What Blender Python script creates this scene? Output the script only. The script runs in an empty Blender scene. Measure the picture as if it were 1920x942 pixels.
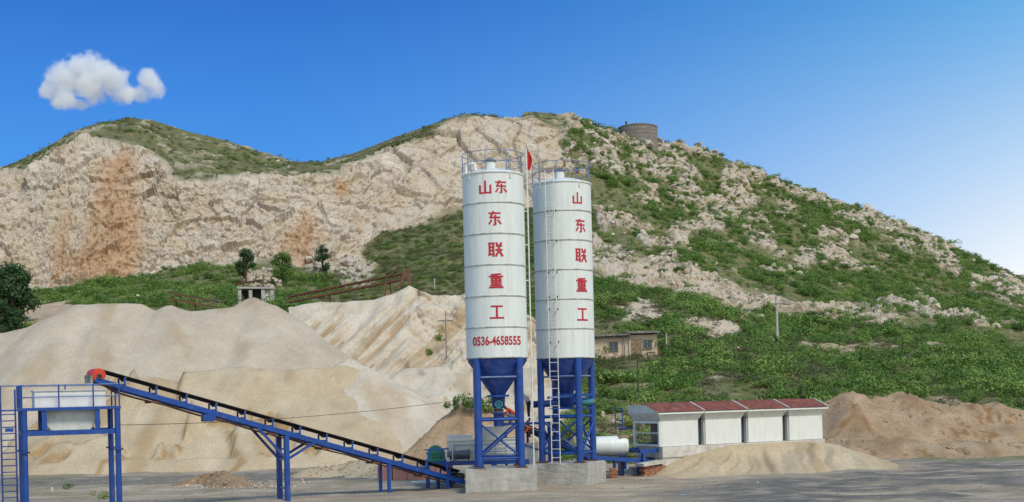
import bpy, bmesh, math, random
import numpy as np
from mathutils import Vector, Matrix
from mathutils.bvhtree import BVHTree

# ------------------------------------------------------------------ camera, world, sun, exposure
sc = bpy.context.scene
C = sc.collection
F, PX, PY, EYE, ROLL = 2318.0, 960.0, 740.0, 4.5, math.radians(1.4)
cd = bpy.data.cameras.new('camera'); cam = bpy.data.objects.new('camera', cd); C.objects.link(cam)
cd.sensor_width = 36.0; cd.lens = F / 1920 * 36.0; cd.shift_y = (PY - 471) / 1920
cd.clip_start = 0.5; cd.clip_end = 9000
cam.location = (0, 0, EYE); cam.rotation_euler = (math.pi / 2, ROLL, 0)
sc.camera = cam

SUN_EL, SUN_AZ = math.radians(50), math.radians(147)      # azimuth clockwise from +Y
sdir = Vector((math.sin(SUN_AZ) * math.cos(SUN_EL), math.cos(SUN_AZ) * math.cos(SUN_EL), math.sin(SUN_EL)))
w = bpy.data.worlds.new('World'); sc.world = w; w.use_nodes = True
nt = w.node_tree; nt.nodes.clear()
def wn(t, **k):
    n = nt.nodes.new(t)
    for a, b in k.items(): setattr(n, a, b)
    return n
sky = wn('ShaderNodeTexSky', sky_type='NISHITA', sun_disc=False, sun_elevation=SUN_EL, sun_rotation=SUN_AZ)
sky.air_density = 1.0; sky.dust_density = 0.6; sky.ozone_density = 3.0
hs = wn('ShaderNodeHueSaturation'); hs.inputs['Saturation'].default_value = 1.1; hs.inputs['Value'].default_value = 1.0
nt.links.new(sky.outputs[0], hs.inputs['Color'])
# hazy bright air low down on the right-hand side of the valley
geo = wn('ShaderNodeNewGeometry'); sep = wn('ShaderNodeSeparateXYZ')
nt.links.new(geo.outputs['Incoming'], sep.inputs[0])
def wmath(op, a, b=None, clamp=False):
    n = wn('ShaderNodeMath', operation=op); n.use_clamp = clamp
    for i, v in enumerate((a, b)):
        if v is None: continue
        if isinstance(v, (int, float)): n.inputs[i].default_value = v
        else: nt.links.new(v, n.inputs[i])
    return n.outputs[0]
dx = wmath('MULTIPLY', sep.outputs[0], -1.0); dy = wmath('MULTIPLY', sep.outputs[1], -1.0); dz = wmath('MULTIPLY', sep.outputs[2], -1.0)
hor = wmath('SQRT', wmath('MAXIMUM', wmath('SUBTRACT', 1.0, wmath('MULTIPLY', dz, dz)), 1e-4))
az = wmath('DIVIDE', wmath('ADD', wmath('MULTIPLY', dx, math.sin(SUN_AZ)), wmath('MULTIPLY', dy, math.cos(SUN_AZ))), hor)   # 1 under the sun, -1 opposite
side = wmath('DIVIDE', wmath('ADD', az, 0.93), 0.45, True)
side = wmath('POWER', side, 1.4)
wide = wmath('MULTIPLY_ADD', wmath('DIVIDE', wmath('ADD', az, 0.5), 1.0, True), 0.75); wide.node.inputs[2].default_value = 0.33
low = wmath('SUBTRACT', 1.0, wmath('DIVIDE', wmath('ABSOLUTE', dz), wide), True)
low = wmath('POWER', low, 1.7)
hz = wmath('MULTIPLY', wmath('MULTIPLY', low, side), 2.1, True)
tint = wn('ShaderNodeMix', data_type='RGBA', blend_type='MULTIPLY'); tint.inputs[0].default_value = 1.0
nt.links.new(hs.outputs[0], tint.inputs[6]); tint.inputs[7].default_value = (0.12, 0.46, 1.12, 1)
mx = wn('ShaderNodeMix', data_type='RGBA')
azr = wn('ShaderNodeMix', data_type='RGBA')      # the sky pales to azure towards the horizon all round
nt.links.new(wmath('MULTIPLY', wmath('POWER', wmath('SUBTRACT', 1.0, wmath('DIVIDE', wmath('ABSOLUTE', dz), 0.42), True), 1.5), 1.15, True), azr.inputs[0]); nt.links.new(tint.outputs[2], azr.inputs[6]); azr.inputs[7].default_value = (1.1, 4.0, 8.4, 1)
cy = wn('ShaderNodeMix', data_type='RGBA'); nt.links.new(wmath('MULTIPLY', side, 0.85), cy.inputs[0]); nt.links.new(azr.outputs[2], cy.inputs[6]); cy.inputs[7].default_value = (1.0, 4.5, 8.0, 1)
nt.links.new(hz, mx.inputs[0]); nt.links.new(cy.outputs[2], mx.inputs[6]); mx.inputs[7].default_value = (8.6, 8.9, 9.2, 1)
bg = wn('ShaderNodeBackground'); bg.inputs[1].default_value = 0.12
nt.links.new(mx.outputs[2], bg.inputs[0])
wo = wn('ShaderNodeOutputWorld'); nt.links.new(bg.outputs[0], wo.inputs[0])

sl = bpy.data.lights.new('sun', 'SUN'); sl.energy = 2.9; sl.angle = math.radians(14); sl.color = (1.0, 0.92, 0.79)
so = bpy.data.objects.new('sun', sl); C.objects.link(so)
so.rotation_euler = (-sdir).to_track_quat('-Z', 'Y').to_euler(); so.location = (60, -60, 90)
sc.view_settings.view_transform = 'Standard'; sc.view_settings.look = 'None'
sc.view_settings.exposure = -0.14; sc.view_settings.gamma = 1.0; sc.view_settings.use_curve_mapping = False
sc.render.engine = 'CYCLES'
sc.cycles.max_bounces = 6; sc.cycles.diffuse_bounces = 3; sc.cycles.glossy_bounces = 2
sc.cycles.transparent_max_bounces = 6; sc.cycles.volume_bounces = 5
sc.cycles.volume_step_rate = 1.0; sc.cycles.volume_max_steps = 128
sc.cycles.use_denoising = True

# ------------------------------------------------------------------ helpers
random.seed(7); rng = np.random.default_rng(7)
cr, sr = math.cos(ROLL), math.sin(ROLL)
def P(px, py, d):
    """world point seen at photograph pixel (px, py) at depth d metres"""
    u, v = (px - PX) / F, (PY - py) / F
    return Vector(((cr * u + sr * v) * d, d, EYE + (-sr * u + cr * v) * d))
def G(px, py, z=0.0):
    u, v = (px - PX) / F, (PY - py) / F
    k = -sr * u + cr * v
    d = (z - EYE) / k
    return Vector(((cr * u + sr * v) * d, d, z))

# ---- materials
def mat(name, col, rough=0.6, *, dust=None, dstretch=(1, 1, 1), dscale=2.0, damt=0.5, drange=(0.52, 0.72), metal=0.0, var=0.12, scale=3.0, bump=0.0, bscale=30.0, col2=None, mix=(0.4, 0.7), stretch=(1, 1, 1), spec=0.5, detail=6):
    m = bpy.data.materials.new(name); m.use_nodes = True
    t = m.node_tree; b = t.nodes['Principled BSDF']
    b.inputs['Roughness'].default_value = rough; b.inputs['Metallic'].default_value = metal
    b.inputs['Specular IOR Level'].default_value = spec
    tc = t.nodes.new('ShaderNodeTexCoord'); mp = t.nodes.new('ShaderNodeMapping'); mp.inputs['Scale'].default_value = stretch
    t.links.new(tc.outputs['Object'], mp.inputs[0])
    n = t.nodes.new('ShaderNodeTexNoise'); n.inputs['Scale'].default_value = scale; n.inputs['Detail'].default_value = detail; n.inputs['Roughness'].default_value = 0.65
    t.links.new(mp.outputs[0], n.inputs['Vector'])
    r = t.nodes.new('ShaderNodeValToRGB'); e = r.color_ramp.elements
    c2 = col2 if col2 else tuple(max(0, c * (1 - 2 * var)) for c in col)
    c1 = col if col2 else tuple(min(1, c * (1 + var)) for c in col)
    e[0].position, e[1].position = mix
    e[0].color = (*c2, 1); e[1].color = (*c1, 1)
    t.links.new(n.outputs[0], r.inputs[0]); t.links.new(r.outputs[0], b.inputs['Base Color'])
    if dust:
        mp2 = t.nodes.new('ShaderNodeMapping'); mp2.inputs['Scale'].default_value = dstretch; t.links.new(tc.outputs['Object'], mp2.inputs[0])
        nd = t.nodes.new('ShaderNodeTexNoise'); nd.inputs['Scale'].default_value = dscale; nd.inputs['Detail'].default_value = 9; nd.inputs['Roughness'].default_value = 0.7
        t.links.new(mp2.outputs[0], nd.inputs['Vector'])
        m1 = t.nodes.new('ShaderNodeMapRange'); m1.inputs[1].default_value, m1.inputs[2].default_value, m1.inputs[4].default_value = drange[0], drange[1], damt
        t.links.new(nd.outputs[0], m1.inputs[0]); dm = t.nodes.new('ShaderNodeMix'); dm.data_type = 'RGBA'
        t.links.new(m1.outputs[0], dm.inputs[0]); t.links.new(r.outputs[0], dm.inputs[6]); dm.inputs[7].default_value = (*dust, 1); t.links.new(dm.outputs[2], b.inputs['Base Color'])
    if bump:
        n2 = t.nodes.new('ShaderNodeTexNoise'); n2.inputs['Scale'].default_value = bscale; n2.inputs['Detail'].default_value = 5
        t.links.new(tc.outputs['Object'], n2.inputs['Vector'])
        bp = t.nodes.new('ShaderNodeBump'); bp.inputs['Strength'].default_value = bump; bp.inputs['Distance'].default_value = 0.05
        t.links.new(n2.outputs[0], bp.inputs['Height']); t.links.new(bp.outputs[0], b.inputs['Normal'])
    return m
M = {}
M['white'] = mat('white_paint', (0.71, 0.745, 0.72), 0.5, scale=1.3, col2=(0.60, 0.635, 0.60), mix=(0.25, 0.6), stretch=(3, 3, 0.35), dust=(0.40, 0.34, 0.26), dstretch=(5, 5, 0.22), dscale=1.4, damt=0.55, drange=(0.54, 0.78))
M['white2'] = mat('white_panel', (0.70, 0.72, 0.69), 0.5, col2=(0.61, 0.63, 0.59), mix=(0.2, 0.55), scale=1.6, stretch=(2, 2, 0.6), dust=(0.42, 0.37, 0.29), dstretch=(3, 3, 0.5), dscale=1.2, damt=0.45, drange=(0.5, 0.8))
M['greywhite'] = mat('grey_white_paint', (0.60, 0.64, 0.60), 0.5, col2=(0.44, 0.46, 0.42), mix=(0.25, 0.6), scale=2.5)
M['seam'] = mat('weathered_seam', (0.50, 0.54, 0.50), 0.6, col2=(0.25, 0.24, 0.2), mix=(0.35, 0.6), scale=3)
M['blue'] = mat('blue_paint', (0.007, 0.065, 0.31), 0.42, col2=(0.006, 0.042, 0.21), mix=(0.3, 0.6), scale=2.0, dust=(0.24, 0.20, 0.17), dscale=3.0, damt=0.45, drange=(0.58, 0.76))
M['bluedark'] = mat('deep_and_shaded_blue', (0.006, 0.045, 0.25), 0.5, col2=(0.004, 0.03, 0.17), mix=(0.3, 0.65), scale=2.0, dust=(0.2, 0.18, 0.17), dscale=2.0, damt=0.4, drange=(0.5, 0.75))
M['paleblue'] = mat('faded_blue_paint', (0.17, 0.24, 0.43), 0.5, var=0.15)
M['red'] = mat('red_paint', (0.62, 0.05, 0.02), 0.45, var=0.1)
M['letter'] = mat('red_lettering', (0.46, 0.018, 0.035), 0.5, var=0.06, scale=6)
M['belt'] = mat('black_rubber', (0.022, 0.022, 0.024), 0.7, var=0.3, scale=4)
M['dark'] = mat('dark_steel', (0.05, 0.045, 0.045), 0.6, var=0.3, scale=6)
M['rust'] = mat('rusty_steel', (0.22, 0.09, 0.045), 0.85, col2=(0.10, 0.05, 0.03), scale=5, bump=0.2)
M['rustroof'] = mat('rust_red_sheet', (0.29, 0.085, 0.055), 0.8, col2=(0.15, 0.045, 0.032), scale=2.2, stretch=(2.5, 0.6, 1), dust=(0.40, 0.22, 0.15), dscale=2.5, damt=0.5)
M['conc'] = mat('raw_concrete', (0.47, 0.46, 0.42), 0.9, col2=(0.30, 0.29, 0.26), mix=(0.3, 0.68), scale=1.6, bump=0.25, bscale=18, stretch=(1.6, 1.6, 0.7))
M['whitewash'] = mat('whitewashed_stone', (0.62, 0.60, 0.55), 0.9, col2=(0.40, 0.37, 0.31), mix=(0.35, 0.62), scale=1.8, bump=0.3, bscale=10)
M['green'] = mat('green_enamel', (0.008, 0.20, 0.13), 0.4, var=0.15)
M['teal'] = mat('teal_enamel', (0.05, 0.24, 0.30), 0.4, var=0.15)
M['motor'] = mat('grey_motor', (0.16, 0.18, 0.20), 0.45, var=0.2, metal=0.2)
M['brick'] = mat('orange_brick', (0.40, 0.17, 0.09), 0.9, col2=(0.28, 0.13, 0.08), scale=9, bump=0.3)
M['pink'] = mat('pink_block', (0.52, 0.24, 0.20), 0.9, col2=(0.40, 0.20, 0.17), scale=3, bump=0.3)
M['mudwall'] = mat('mud_plaster', (0.62, 0.50, 0.38), 0.95, col2=(0.52, 0.41, 0.30), scale=1.5, bump=0.3)
M['oldwood'] = mat('old_wood', (0.30, 0.20, 0.11), 0.85, var=0.2, scale=4)
M['greywood'] = mat('grey_timber', (0.27, 0.25, 0.22), 0.85, var=0.25, scale=4)
M['polec'] = mat('pale_pole', (0.50, 0.48, 0.43), 0.8, var=0.15)
M['window_gap'] = mat('window_and_gap_dark', (0.06, 0.08, 0.09), 0.2, var=0.2)
M['pebble'] = mat('grey_pebble', (0.36, 0.32, 0.27), 0.95, var=0.2, scale=1.5)
M['clod'] = mat('earth_clod', (0.38, 0.28, 0.19), 0.95, var=0.2, scale=1.5)
M['stone'] = mat('pale_stone', (0.56, 0.48, 0.40), 0.9, col2=(0.36, 0.30, 0.24), mix=(0.3, 0.65), scale=1.5, bump=0.5, bscale=6)
M['tankstone'] = mat('grey_masonry', (0.27, 0.24, 0.21), 0.95, col2=(0.19, 0.17, 0.15), scale=0.9, bump=0.5, bscale=3)
M['cyan'] = mat('cyan_board', (0.18, 0.45, 0.52), 0.6, var=0.1)
M['skin'] = mat('skin', (0.36, 0.20, 0.13), 0.6, var=0.05)
M['hair'] = mat('hair', (0.012, 0.01, 0.01), 0.6)
M['shirt_red'] = mat('orange_red_cloth', (0.58, 0.07, 0.025), 0.85, var=0.12)
M['shirt_white'] = mat('white_cloth', (0.72, 0.72, 0.70), 0.85, var=0.08)
M['trousers'] = mat('dark_cloth', (0.03, 0.03, 0.04), 0.9)
M['trousers_grey'] = mat('blue_grey_cloth', (0.13, 0.17, 0.22), 0.9)
M['flag'] = mat('red_flag_cloth', (0.58, 0.02, 0.02), 0.8, var=0.12)
M['bark'] = mat('bark', (0.12, 0.09, 0.06), 0.95, var=0.25, scale=8)
M['slate'] = mat('grey_tile', (0.25, 0.23, 0.21), 0.9, var=0.25, scale=2)

def leafmat(name, a, b, c):
    m = bpy.data.materials.new(name); m.use_nodes = True
    t = m.node_tree; p = t.nodes['Principled BSDF']; p.inputs['Roughness'].default_value = 0.6
    p.inputs['Specular IOR Level'].default_value = 0.25
    oi = t.nodes.new('ShaderNodeObjectInfo'); r = t.nodes.new('ShaderNodeValToRGB')
    r.color_ramp.elements[0].color = (*a, 1); r.color_ramp.elements[1].color = (*c, 1)
    e = r.color_ramp.elements.new(0.5); e.color = (*b, 1)
    tc = t.nodes.new('ShaderNodeTexCoord'); n = t.nodes.new('ShaderNodeTexNoise'); n.inputs['Scale'].default_value = 1.7; n.inputs['Detail'].default_value = 3
    t.links.new(tc.outputs['Object'], n.inputs['Vector'])
    ad = t.nodes.new('ShaderNodeMath'); ad.operation = 'MULTIPLY_ADD'; ad.inputs[1].default_value = 0.75
    mu = t.nodes.new('ShaderNodeMath'); mu.operation = 'MULTIPLY'; mu.inputs[1].default_value = 0.4
    t.links.new(oi.outputs['Random'], ad.inputs[0]); t.links.new(n.outputs[0], mu.inputs[0]); t.links.new(mu.outputs[0], ad.inputs[2])
    t.links.new(ad.outputs[0], r.inputs[0]); t.links.new(r.outputs[0], p.inputs['Base Color'])
    tr = t.nodes.new('ShaderNodeBsdfTranslucent'); t.links.new(r.outputs[0], tr.inputs[0])
    ms = t.nodes.new('ShaderNodeMixShader'); ms.inputs[0].default_value = 0.25
    t.links.new(p.outputs[0], ms.inputs[1]); t.links.new(tr.outputs[0], ms.inputs[2])
    t.links.new(ms.outputs[0], t.nodes['Material Output'].inputs[0])
    return m
M['leaf'] = leafmat('shrub_leaves', (0.04, 0.10, 0.02), (0.125, 0.225, 0.042), (0.25, 0.34, 0.085))
M['leafdark'] = leafmat('tree_leaves', (0.022, 0.055, 0.02), (0.04, 0.085, 0.03), (0.065, 0.12, 0.04))
M['scrub'] = leafmat('dry_scrub_leaves', (0.085, 0.105, 0.04), (0.13, 0.15, 0.06), (0.19, 0.18, 0.09))

# ---- mesh builder
class MB:
    def __init__(s): s.v = []; s.f = []
    def add(s, vs, fs):
        o = len(s.v); s.v += [tuple(p) for p in vs]; s.f += [tuple(i + o for i in f) for f in fs]; return s
    def box(s, c, size, rot=None):
        hx, hy, hz = (k / 2 for k in size); c = Vector(c)
        vs = [Vector((x, y, z)) for z in (-hz, hz) for y in (-hy, hy) for x in (-hx, hx)]
        if rot is not None: vs = [rot @ p for p in vs]
        return s.add([c + p for p in vs], [(0, 2, 3, 1), (4, 5, 7, 6), (0, 1, 5, 4), (2, 6, 7, 3), (0, 4, 6, 2), (1, 3, 7, 5)])
    def beam(s, a, b, wd, h, up=(0, 0, 1)):
        a, b = Vector(a), Vector(b); d = (b - a); L = d.length; d.normalize()
        sd = d.cross(Vector(up))
        if sd.length < 1e-4: sd = d.cross(Vector((0, 1, 0)))
        sd.normalize(); u = sd.cross(d)
        R = Matrix((d, sd, u)).transposed()
        return s.box((a + b) / 2, (L, wd, h), R)
    def tube(s, a, b, r, n=8, r2=None):
        a, b = Vector(a), Vector(b); d = (b - a).normalized(); r2 = r if r2 is None else r2
        x = d.orthogonal().normalized(); y = d.cross(x)
        vs = []
        for p, rr in ((a, r), (b, r2)):
            for i in range(n):
                t = 2 * math.pi * i / n; vs.append(p + rr * (math.cos(t) * x + math.sin(t) * y))
        fs = [(i, (i + 1) % n, n + (i + 1) % n, n + i) for i in range(n)] + [tuple(range(n - 1, -1, -1)), tuple(range(n, 2 * n))]
        return s.add(vs, fs)
    def pipe(s, pts, r, n=8):
        for a, b in zip(pts[:-1], pts[1:]): s.tube(a, b, r, n)
        return s
    def lathe(s, prof, n=32, c=(0, 0, 0), axis='z', cap=True):
        vs = []; c = Vector(c)
        for r, z in prof:
            for i in range(n):
                t = 2 * math.pi * i / n; x, y = r * math.cos(t), r * math.sin(t)
                vs.append(c + (Vector((x, y, z)) if axis == 'z' else Vector((z, x, y)) if axis == 'x' else Vector((x, z, y))))
        fs = []
        for k in range(len(prof) - 1):
            for i in range(n):
                j = (i + 1) % n; fs.append((k * n + i, k * n + j, (k + 1) * n + j, (k + 1) * n + i))
        if cap:
            fs.append(tuple(range(n - 1, -1, -1))); fs.append(tuple(range((len(prof) - 1) * n, len(prof) * n)))
        return s.add(vs, fs)
    def ext(s, poly, vec):
        n = len(poly); v = Vector(vec); a = [Vector(p) for p in poly]
        return s.add(a + [p + v for p in a], [tuple(range(n - 1, -1, -1)), tuple(range(n, 2 * n))] + [(i, (i + 1) % n, n + (i + 1) % n, n + i) for i in range(n)])
    def ring(s, R, z, r, n=40, c=(0, 0), k=6):
        vs, fs = [], []
        for i in range(n):
            t = 2 * math.pi * i / n
            for j in range(k):
                q = 2 * math.pi * j / k; rr = R + r * math.cos(q)
                vs.append((c[0] + rr * math.cos(t), c[1] + rr * math.sin(t), z + r * math.sin(q)))
        for i in range(n):
            for j in range(k):
                a, b = i * k + j, i * k + (j + 1) % k; i2 = (i + 1) % n
                fs.append((a, i2 * k + j, i2 * k + (j + 1) % k, b))
        return s.add(vs, fs)
    def build(s, name, m, parent=None, smooth=None):
        me = bpy.data.meshes.new(name); me.from_pydata(s.v, [], s.f); me.update()
        bm = bmesh.new(); bm.from_mesh(me); bmesh.ops.recalc_face_normals(bm, faces=bm.faces); bm.to_mesh(me); bm.free()
        me.materials.append(M[m] if isinstance(m, str) else m)
        o = bpy.data.objects.new(name, me); C.objects.link(o)
        if smooth is not None:
            me.polygons.foreach_set('use_smooth', [True] * len(me.polygons))
            try: me.set_sharp_from_angle(angle=math.radians(smooth))
            except Exception: pass
        if parent: o.parent = parent
        return o
def tag(o, label=None, cat=None, group=None, kind=None):
    if label: o['label'] = label
    if cat: o['category'] = cat
    if group: o['group'] = group
    if kind: o['kind'] = kind
    return o
def thing(name, label, cat, loc=(0, 0, 0), rz=0.0, group=None):
    o = bpy.data.objects.new(name, None); C.objects.link(o); o.empty_display_size = 0.3
    o.location = loc; o.rotation_euler = (0, 0, rz)
    return tag(o, label, cat, group)
def np_mesh(name, V, Q, m, smooth=True, attrs=None):
    me = bpy.data.meshes.new(name); V = np.asarray(V, np.float32); Q = np.asarray(Q, np.int32)
    me.vertices.add(len(V)); me.vertices.foreach_set('co', V.ravel())
    k = Q.shape[1]; me.loops.add(Q.size); me.loops.foreach_set('vertex_index', Q.ravel())
    me.polygons.add(len(Q)); me.polygons.foreach_set('loop_start', np.arange(0, Q.size, k, dtype=np.int32))
    me.polygons.foreach_set('use_smooth', np.full(len(Q), smooth))
    me.update(calc_edges=True)
    for nme, a in (attrs or {}).items():
        at = me.attributes.new(nme, 'FLOAT', 'POINT'); at.data.foreach_set('value', np.asarray(a, np.float32).ravel())
    me.materials.append(M[m] if isinstance(m, str) else m)
    o = bpy.data.objects.new(name, me); C.objects.link(o); return o
def grid_quads(nr, nc):
    i = np.arange(nr - 1)[:, None] * nc + np.arange(nc - 1)[None, :]
    return np.stack([i, i + 1, i + nc + 1, i + nc], -1).reshape(-1, 4)

# ---- numpy noise
def _h(ix, iy, iz, s):
    h = (ix * 374761393 + iy * 668265263 + iz * 2147483647 + s * 974634777).astype(np.uint32)
    h = (h ^ (h >> 13)) * np.uint32(1274126177); h = (h ^ (h >> 16)) * np.uint32(2246822519)
    return ((h ^ (h >> 15)) & 0xFFFFFF).astype(np.float32) / 0xFFFFFF
def vnoise(p, s=0):
    f = np.floor(p); t = p - f; i = f.astype(np.int64); t = t * t * (3 - 2 * t); r = 0
    for a in (0, 1):
        for b in (0, 1):
            for c in (0, 1):
                wt = (t[:, 0] if a else 1 - t[:, 0]) * (t[:, 1] if b else 1 - t[:, 1]) * (t[:, 2] if c else 1 - t[:, 2])
                r = r + wt * _h(i[:, 0] + a, i[:, 1] + b, i[:, 2] + c, s)
    return r * 2 - 1
def fbm(p, o=4, s=0, g=0.5):
    r = 0; a = 1; k = 1
    for i in range(o): r = r + a * vnoise(p * k, s + i * 17); a *= g; k *= 2.03
    return r
def facets(p, s=0):
    """chiselled cells: returns (facet height, crack closeness)"""
    f = np.floor(p); i = f.astype(np.int64); n = len(p)
    d1 = np.full(n, 9.0, np.float32); d2 = d1.copy(); hgt = np.zeros(n, np.float32)
    for a in (-1, 0, 1):
        for b in (-1, 0, 1):
            for c in (-1, 0, 1):
                I, J, K = i[:, 0] + a, i[:, 1] + b, i[:, 2] + c
                q = np.stack([I + _h(I, J, K, s), J + _h(I, J, K, s + 1), K + _h(I, J, K, s + 2)], -1)
                df = p - q; d = (df ** 2).sum(-1)
                g = (df[:, 0] * (_h(I, J, K, s + 3) - .5) + df[:, 1] * (_h(I, J, K, s + 4) - .5) + df[:, 2] * (_h(I, J, K, s + 5) - .5)) * 2.2 + _h(I, J, K, s + 6) - .5
                m1 = d < d1
                d2 = np.where(m1, d1, np.minimum(d2, d)); hgt = np.where(m1, g, hgt); d1 = np.where(m1, d, d1)
    return hgt, np.sqrt(d2) - np.sqrt(d1)
# ------------------------------------------------------------------ terrain: the quarried mountain
def attr_node(t, name):
    n = t.nodes.new('ShaderNodeAttribute'); n.attribute_name = name; return n.outputs['Fac']
def terrain_mat():
    m = bpy.data.materials.new('hillside'); m.use_nodes = True; t = m.node_tree; b = t.nodes['Principled BSDF']
    b.inputs['Roughness'].default_value = 0.95; b.inputs['Specular IOR Level'].default_value = 0.15
    tc = t.nodes.new('ShaderNodeTexCoord')
    def noise(sc_, det=8, rough=0.65, st=(1, 1, 1)):
        mp = t.nodes.new('ShaderNodeMapping'); mp.inputs['Scale'].default_value = st
        n = t.nodes.new('ShaderNodeTexNoise'); n.inputs['Scale'].default_value = sc_; n.inputs['Detail'].default_value = det; n.inputs['Roughness'].default_value = rough
        t.links.new(tc.outputs['Object'], mp.inputs[0]); t.links.new(mp.outputs[0], n.inputs['Vector']); return n.outputs[0]
    def ramp(f, *st):
        r = t.nodes.new('ShaderNodeValToRGB'); e = r.color_ramp.elements
        e[0].position, e[0].color = st[0][0], (*st[0][1], 1); e[1].position, e[1].color = st[-1][0], (*st[-1][1], 1)
        for p, c in st[1:-1]: x = e.new(p); x.color = (*c, 1)
        t.links.new(f, r.inputs[0]); return r.outputs[0]
    def mix(f, a, c):
        n = t.nodes.new('ShaderNodeMix'); n.data_type = 'RGBA'
        t.links.new(f, n.inputs[0]); t.links.new(a, n.inputs[6]); t.links.new(c, n.inputs[7]); return n.outputs[2]
    rock = ramp(noise(0.16, 12, 0.72), (0.34, (0.25, 0.19, 0.12)), (0.43, (0.46, 0.37, 0.25)), (0.49, (0.55, 0.46, 0.355)), (0.54, (0.47, 0.415, 0.355)), (0.60, (0.60, 0.525, 0.43)), (0.68, (0.74, 0.68, 0.60)))
    fine = ramp(noise(2.4, 8, 0.75), (0.3, (0.38, 0.30, 0.215)), (0.6, (0.62, 0.53, 0.42)))
    mm = t.nodes.new('ShaderNodeMix'); mm.data_type = 'RGBA'; mm.inputs[0].default_value = 0.4
    t.links.new(rock, mm.inputs[6]); t.links.new(fine, mm.inputs[7]); rock = mm.outputs[2]
    orange = ramp(noise(0.5, 8), (0.3, (0.36, 0.19, 0.09)), (0.65, (0.50, 0.31, 0.17)))
    grass = ramp(noise(0.8, 9, 0.75), (0.3, (0.07, 0.085, 0.03)), (0.48, (0.14, 0.145, 0.06)), (0.6, (0.21, 0.19, 0.10)), (0.72, (0.36, 0.30, 0.20)))
    soil = ramp(noise(0.7, 8), (0.3, (0.40, 0.29, 0.19)), (0.7, (0.55, 0.43, 0.31)))
    c = mix(attr_node(t, 'soil'), grass, soil)
    c = mix(attr_node(t, 'rock'), c, rock)
    c = mix(attr_node(t, 'orange'), c, orange)
    t.links.new(c, b.inputs['Base Color'])
    bp = t.nodes.new('ShaderNodeBump'); bp.inputs['Strength'].default_value = 0.9; bp.inputs['Distance'].default_value = 0.35
    t.links.new(noise(1.6, 10, 0.7), bp.inputs['Height']); t.links.new(bp.outputs[0], b.inputs['Normal'])
    return m
M['terrain'] = terrain_mat()

def line(pts):
    a = np.array(pts, float); return lambda x: (np.interp(x, a[:, 0], a[:, 1]), np.interp(x, a[:, 0], a[:, 2]))
cols = np.arange(-420, 2341, 2.6); nc = len(cols)
LB = line([(-420, 700, 112), (0, 685, 115), (100, 640, 125), (200, 602, 132), (560, 590, 142), (640, 592, 150), (960, 600, 150), (1040, 650, 130), (1110, 745, 100), (1200, 752, 98), (1500, 748, 104), (1920, 756, 110), (2340, 765, 112)])
LC2 = line([(-420, 580, 172), (0, 562, 172), (140, 552, 174), (300, 545, 174), (450, 545, 174), (640, 535, 174), (800, 542, 165), (1000, 545, 168), (1120, 522, 176), (1200, 546, 176), (1300, 556, 176), (1400, 592, 176), (1600, 612, 176), (1750, 622, 176), (1920, 640, 176), (2340, 757, 170)])
LC = line([(-420, 560, 186), (0, 546, 186), (140, 538, 186), (250, 520, 188), (370, 500, 190), (450, 500, 190), (560, 496, 190), (630, 500, 190), (690, 475, 196), (750, 440, 202), (830, 415, 206), (870, 402, 208), (950, 386, 210), (1040, 390, 210), (1100, 425, 203), (1120, 445, 198), (1180, 478, 190), (1300, 503, 185), (1400, 560, 181), (1500, 588, 180), (1600, 592, 180), (1700, 600, 180), (1920, 618, 180), (2340, 748, 176)])
LD = line([(-420, 420, 202), (-100, 345, 204), (0, 330, 206), (50, 332, 206), (100, 312, 206), (160, 279, 208), (200, 269, 209), (250, 271, 209), (275, 286, 208), (300, 312, 206), (320, 345, 204), (345, 357, 203), (400, 353, 204), (480, 346, 206), (560, 336, 208), (640, 326, 210), (690, 305, 213), (720, 281, 217), (790, 250, 223), (850, 223, 229), (930, 224, 230), (1000, 222, 230), (1060, 250, 230), (1100, 290, 228), (1200, 375, 222), (1300, 420, 222), (1400, 450, 222), (1500, 480, 224), (1600, 508, 225), (1700, 535, 225), (1800, 560, 222), (1920, 585, 220), (2340, 725, 205)])
LE = line([(-420, 500, 255), (-200, 405, 255), (-60, 345, 258), (0, 319, 260), (60, 290, 262), (120, 255, 264), (180, 231, 265), (240, 219, 266), (290, 227, 266), (350, 245, 265), (420, 262, 264), (480, 282, 262), (550, 303, 260), (600, 303, 258), (660, 287, 254), (720, 264, 250), (790, 238, 245), (850, 216, 240), (880, 212, 238), (930, 216, 238), (958, 226, 238), (975, 219, 238), (985, 208, 238), (1040, 213, 240), (1090, 225, 243), (1150, 248, 248), (1230, 267, 255), (1300, 279, 262), (1370, 304, 266), (1430, 322, 270), (1500, 350, 274), (1560, 372, 276), (1620, 392, 278), (1700, 425, 280), (1760, 450, 280), (1830, 482, 280), (1920, 520, 280), (2340, 700, 275)])
def pts(L):
    y, d = L(cols); u, v = (cols - PX) / F, (PY - y) / F
    return np.stack([(cr * u + sr * v) * d, d, EYE + (-sr * u + cr * v) * d], -1)
B_, C2_, C_, D_, E_ = (pts(L) for L in (LB, LC2, LC, LD, LE))
A_ = B_.copy(); dA = np.interp(cols, [1000, 1070, 1300, 1500, 1600], [104, 77, 78, 84, 97]); A_[:, 0] *= dA / B_[:, 1]; A_[:, 1] = dA; A_[:, 2] = -0.6
F_ = E_.copy(); F_[:, 0] *= 1.3; F_[:, 1] *= 1.3; F_[:, 2] -= 22
segs = [(A_, B_, 44), (B_, C2_, 100), (C2_, C_, 36), (C_, D_, 120), (D_, E_, 96), (E_, F_, 12)]
rows = []
for a, b, n in segs:
    for k in range(n): rows.append(a + (b - a) * (k / n))
rows.append(F_); T = np.array(rows); nr = len(T)
def smooth0(T, k):
    o = T.copy()
    for _ in range(k): o[1:-1] = (o[:-2] + 2 * o[1:-1] + o[2:]) / 4
    return o
iE = sum(s[2] for s in segs[:5])
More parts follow.
